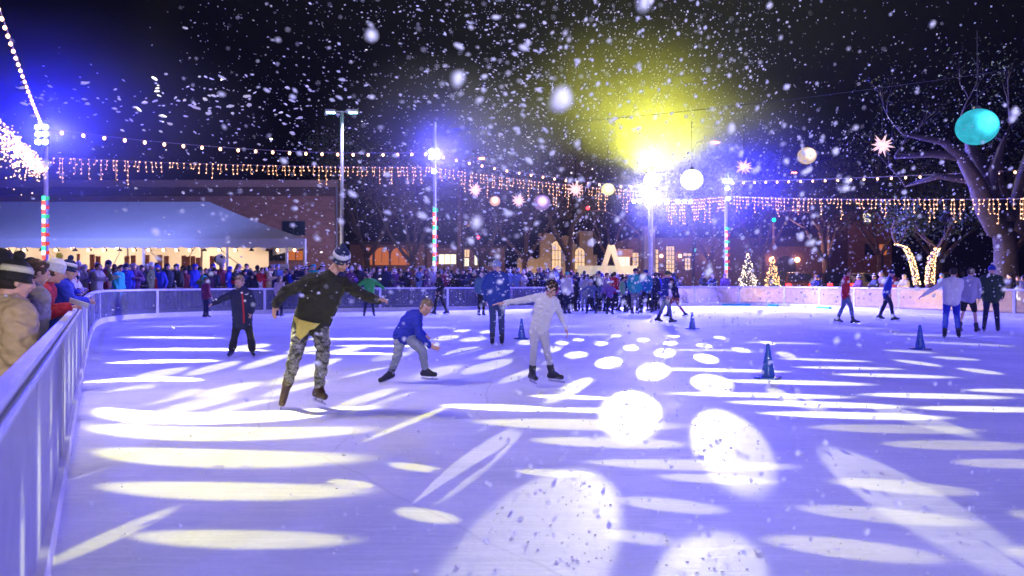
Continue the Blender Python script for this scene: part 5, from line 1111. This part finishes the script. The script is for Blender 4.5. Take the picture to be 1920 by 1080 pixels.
# ------------------------------------------------------------------ snow
def snowmat():
    m = bpy.data.materials.new('snow'); m.use_nodes = True; T = NT(m.node_tree); m.node_tree.nodes.clear()
    d = T.n("ShaderNodeBsdfDiffuse", {0: (.95,.95,.97,1)}); t = T.n("ShaderNodeBsdfTranslucent", {0: (.95,.95,.97,1)}); o = T.n("ShaderNodeMixShader", {0: .5, 1: d.outputs[0], 2: t.outputs[0]})
    T.n("ShaderNodeOutputMaterial", {0: o.outputs[0]}); return m
M_snow = snowmat()
ICO = [(0,0,1),(.894,0,.447),(.276,.851,.447),(-.724,.526,.447),(-.724,-.526,.447),(.276,-.851,.447),(.724,.526,-.447),(-.276,.851,-.447),(-.894,0,-.447),(-.276,-.851,-.447),(.724,-.526,-.447),(0,0,-1)]
ICF = [(0,1,2),(0,2,3),(0,3,4),(0,4,5),(0,5,1),(1,6,2),(2,7,3),(3,8,4),(4,9,5),(5,10,1),(6,7,2),(7,8,3),(8,9,4),(9,10,5),(10,6,1),(11,7,6),(11,8,7),(11,9,8),(11,10,9),(11,6,10)]
rr = random.Random(42); g = MB()
def flake(g, c, r, el=1.0, tilt=0.0):
    ax = Vector((math.cos(tilt), rr.uniform(-.3,.3), math.sin(tilt))).normalized(); x, y, z = basis(ax)
    M = Matrix((z, x, y)).transposed(); vs = [c+M @ Vector((v[0]*r*el*rr.uniform(.75,1.25), v[1]*r*rr.uniform(.6,1.15), v[2]*r*rr.uniform(.6,1.1))) for v in ICO]; g.add(vs, ICF)
cnt = 0
while cnt < 15500:
    d = 1.6+30*rr.random()**1.15; x = rr.uniform(-.72,.72)*d; z = CH+rr.uniform(-.36,.40)*d
    if z < .03 or z > CH+.40*d: continue
    px = x/d; pz = (z-CH)/d
    # the plume from the snow machines is thick over the centre and right, thin at the far left and the top corners
    w_ = math.exp(-((px-.12)/.42)**2)*.9+.10; w_ *= 1.0 if pz < .30 else .75
    if px < -.45 and pz > .17-.25*(px+.45): w_ *= .03
    if px < -.28 and pz < .05: w_ *= .45
    if px > .35 and pz > .22: w_ *= .35
    if px < -.05: w_ *= .75
    if pz < -.03: w_ *= .55
    if rr.random() > w_: continue
    r = rr.choice((.002,.0025,.003,.0035,.004,.005,.005,.0065,.009,.012))*rr.uniform(.7,1.2)*(.55+.07*min(d, 12)); 
    if d > 14: r *= 1.15
    el = rr.uniform(1.0,1.4)
    if px < 0.05 and pz > .02: el = rr.uniform(1.1,2.0)
    flake(g, Vector((x, d, z)), r, el, rr.gauss(-.25 if px < .05 else .9, .35)); cnt += 1
# clumps of foam snow streaming off the left lamp pole
for k in range(170):
    u = rr.random(); px = 60+u*520+rr.gauss(0,18); py = 160+rr.gauss(0,26)+(1-u)*12+u*rr.uniform(0,120); d = rr.uniform(7,15)
    flake(g, at(px, py, d), rr.uniform(.008,.022), rr.uniform(1.3,2.6), rr.gauss(-.2,.35))
o = g.build('snowfall', M_snow); tag(o, 'machine-made snow flying through the air over the rink', 'snow', kind='stuff')
# snow crumbs lying on the ice
g = MB(); cnt = 0
while cnt < 1100:
    d = 2.6+14*rr.random()**2; x = rr.uniform(-.6,.75)*d
    if x < -2.19+.555*(3.45-d)+.1: continue
    if x/d < .05 and rr.random() < .6: continue
    r = rr.uniform(.0025,.008)*(1 if rr.random() < .93 else 1.8); flake(g, Vector((x, d, r*.4)), r, rr.uniform(1,1.6), 0); cnt += 1
for k in range(0):       # swept up along the kick boards
    a = rr.uniform(3, 22); x, y, nx, ny = pt(a); flake(g, Vector((x-nx*rr.uniform(.04,.16), y-ny*rr.uniform(.04,.16), .006)), rr.uniform(.004,.014), 1.2, 0)
o = g.build('snow_crumbs', M_snow); tag(o, 'loose snow crumbs scattered over the ice surface', 'snow', kind='stuff')
# a few flakes drifting close to the lens, out of focus
for (px, py, dia, d, lab) in ((1051,188,46,.85,'biggest blurred snowflake near the top centre'), (859,146,32,1.05,'blurred snowflake left of the biggest one'), (697,65,24,1.2,'blurred snowflake high above the car-park lamp'),
    (1208,2,36,.95,'blurred snowflake cut off by the top edge'), (893,417,24,1.1,'faint blurred snowflake right of the middle pole'), (1588,340,14,1.6,'soft snowflake left of the branch tips'), (1902,210,18,1.5,'soft dim snowflake at the far right beside the cyan globe')):
    q = MB(); r = dia/2/F*d; keep = rr; flake(q, V(0,0,0), r, 1.15, 1.2); me_ = remesh(q, r*.18, 6, r*.2, 2/r, 3); q = None; me_.materials.append(M_snow); o = link('snowflake', me_, loc=at(px, py, d)); tag(o, lab, 'snowflake', 'large snowflakes close to the lens')
# ------------------------------------------------------------------ haze
g = MB(); g.box((0, 95, 11.5), (260, 290, 26))
hz = bpy.data.materials.new('haze'); hz.use_nodes = True; hz.node_tree.nodes.clear(); T = NT(hz.node_tree)
pv = T.n("ShaderNodeVolumePrincipled", {'Color': (.8,.8,.9,1), 'Density': .0002, 'Anisotropy': .3})
T.n("ShaderNodeOutputMaterial", {1: pv.outputs[0]})
tag(g.build('haze', hz), 'thin cold night haze glowing around the flood lights', 'haze', kind='stuff')
# mist volumes added round the lamp heads to shape their glow
mm = bpy.data.materials.new('mist'); mm.use_nodes = True; mm.node_tree.nodes.clear(); T = NT(mm.node_tree)
tc = T.n("ShaderNodeTexCoord").outputs['Object']
ln = T.n("ShaderNodeVectorMath", {0: tc}, operation='LENGTH').outputs['Value']
fo = T.m('POWER', T.m('SUBTRACT', 1.0, ln, clamp=True), 1.6)
nz = T.n("ShaderNodeMapRange", {0: T.n("ShaderNodeTexNoise", {'Vector': tc, 'Scale': 2.5, 'Detail': 2.0}).outputs[0], 1: .3, 2: .7, 3: .5, 4: 1.4}).outputs[0]
pv = T.n("ShaderNodeVolumePrincipled", {'Color': (.9,.9,.95,1), 'Density': T.m('MULTIPLY', T.m('MULTIPLY', fo, nz), .040), 'Anisotropy': .3})
T.n("ShaderNodeOutputMaterial", {1: pv.outputs[0]})
for nm, c, r in (('left', LP, (9.5, 7, 5.6)), ('middle', MP+Vector((0,0,-1)), (7.5, 5, 6.5)), ('centre', CP+Vector((-.3,5.0,2.2)), (12, 7.0, 9.5)), ('right', RP+Vector((1.8,1,-1.3)), (10, 6, 7.5))):
    q = MB(); q.ell((0,0,0), .995, n=20, m=12); o = q.build('mist', mm, loc=c); o.scale = r
    tag(o, 'added mist shaping the glow around the %s lamp pole' % nm, 'mist', kind='stuff')
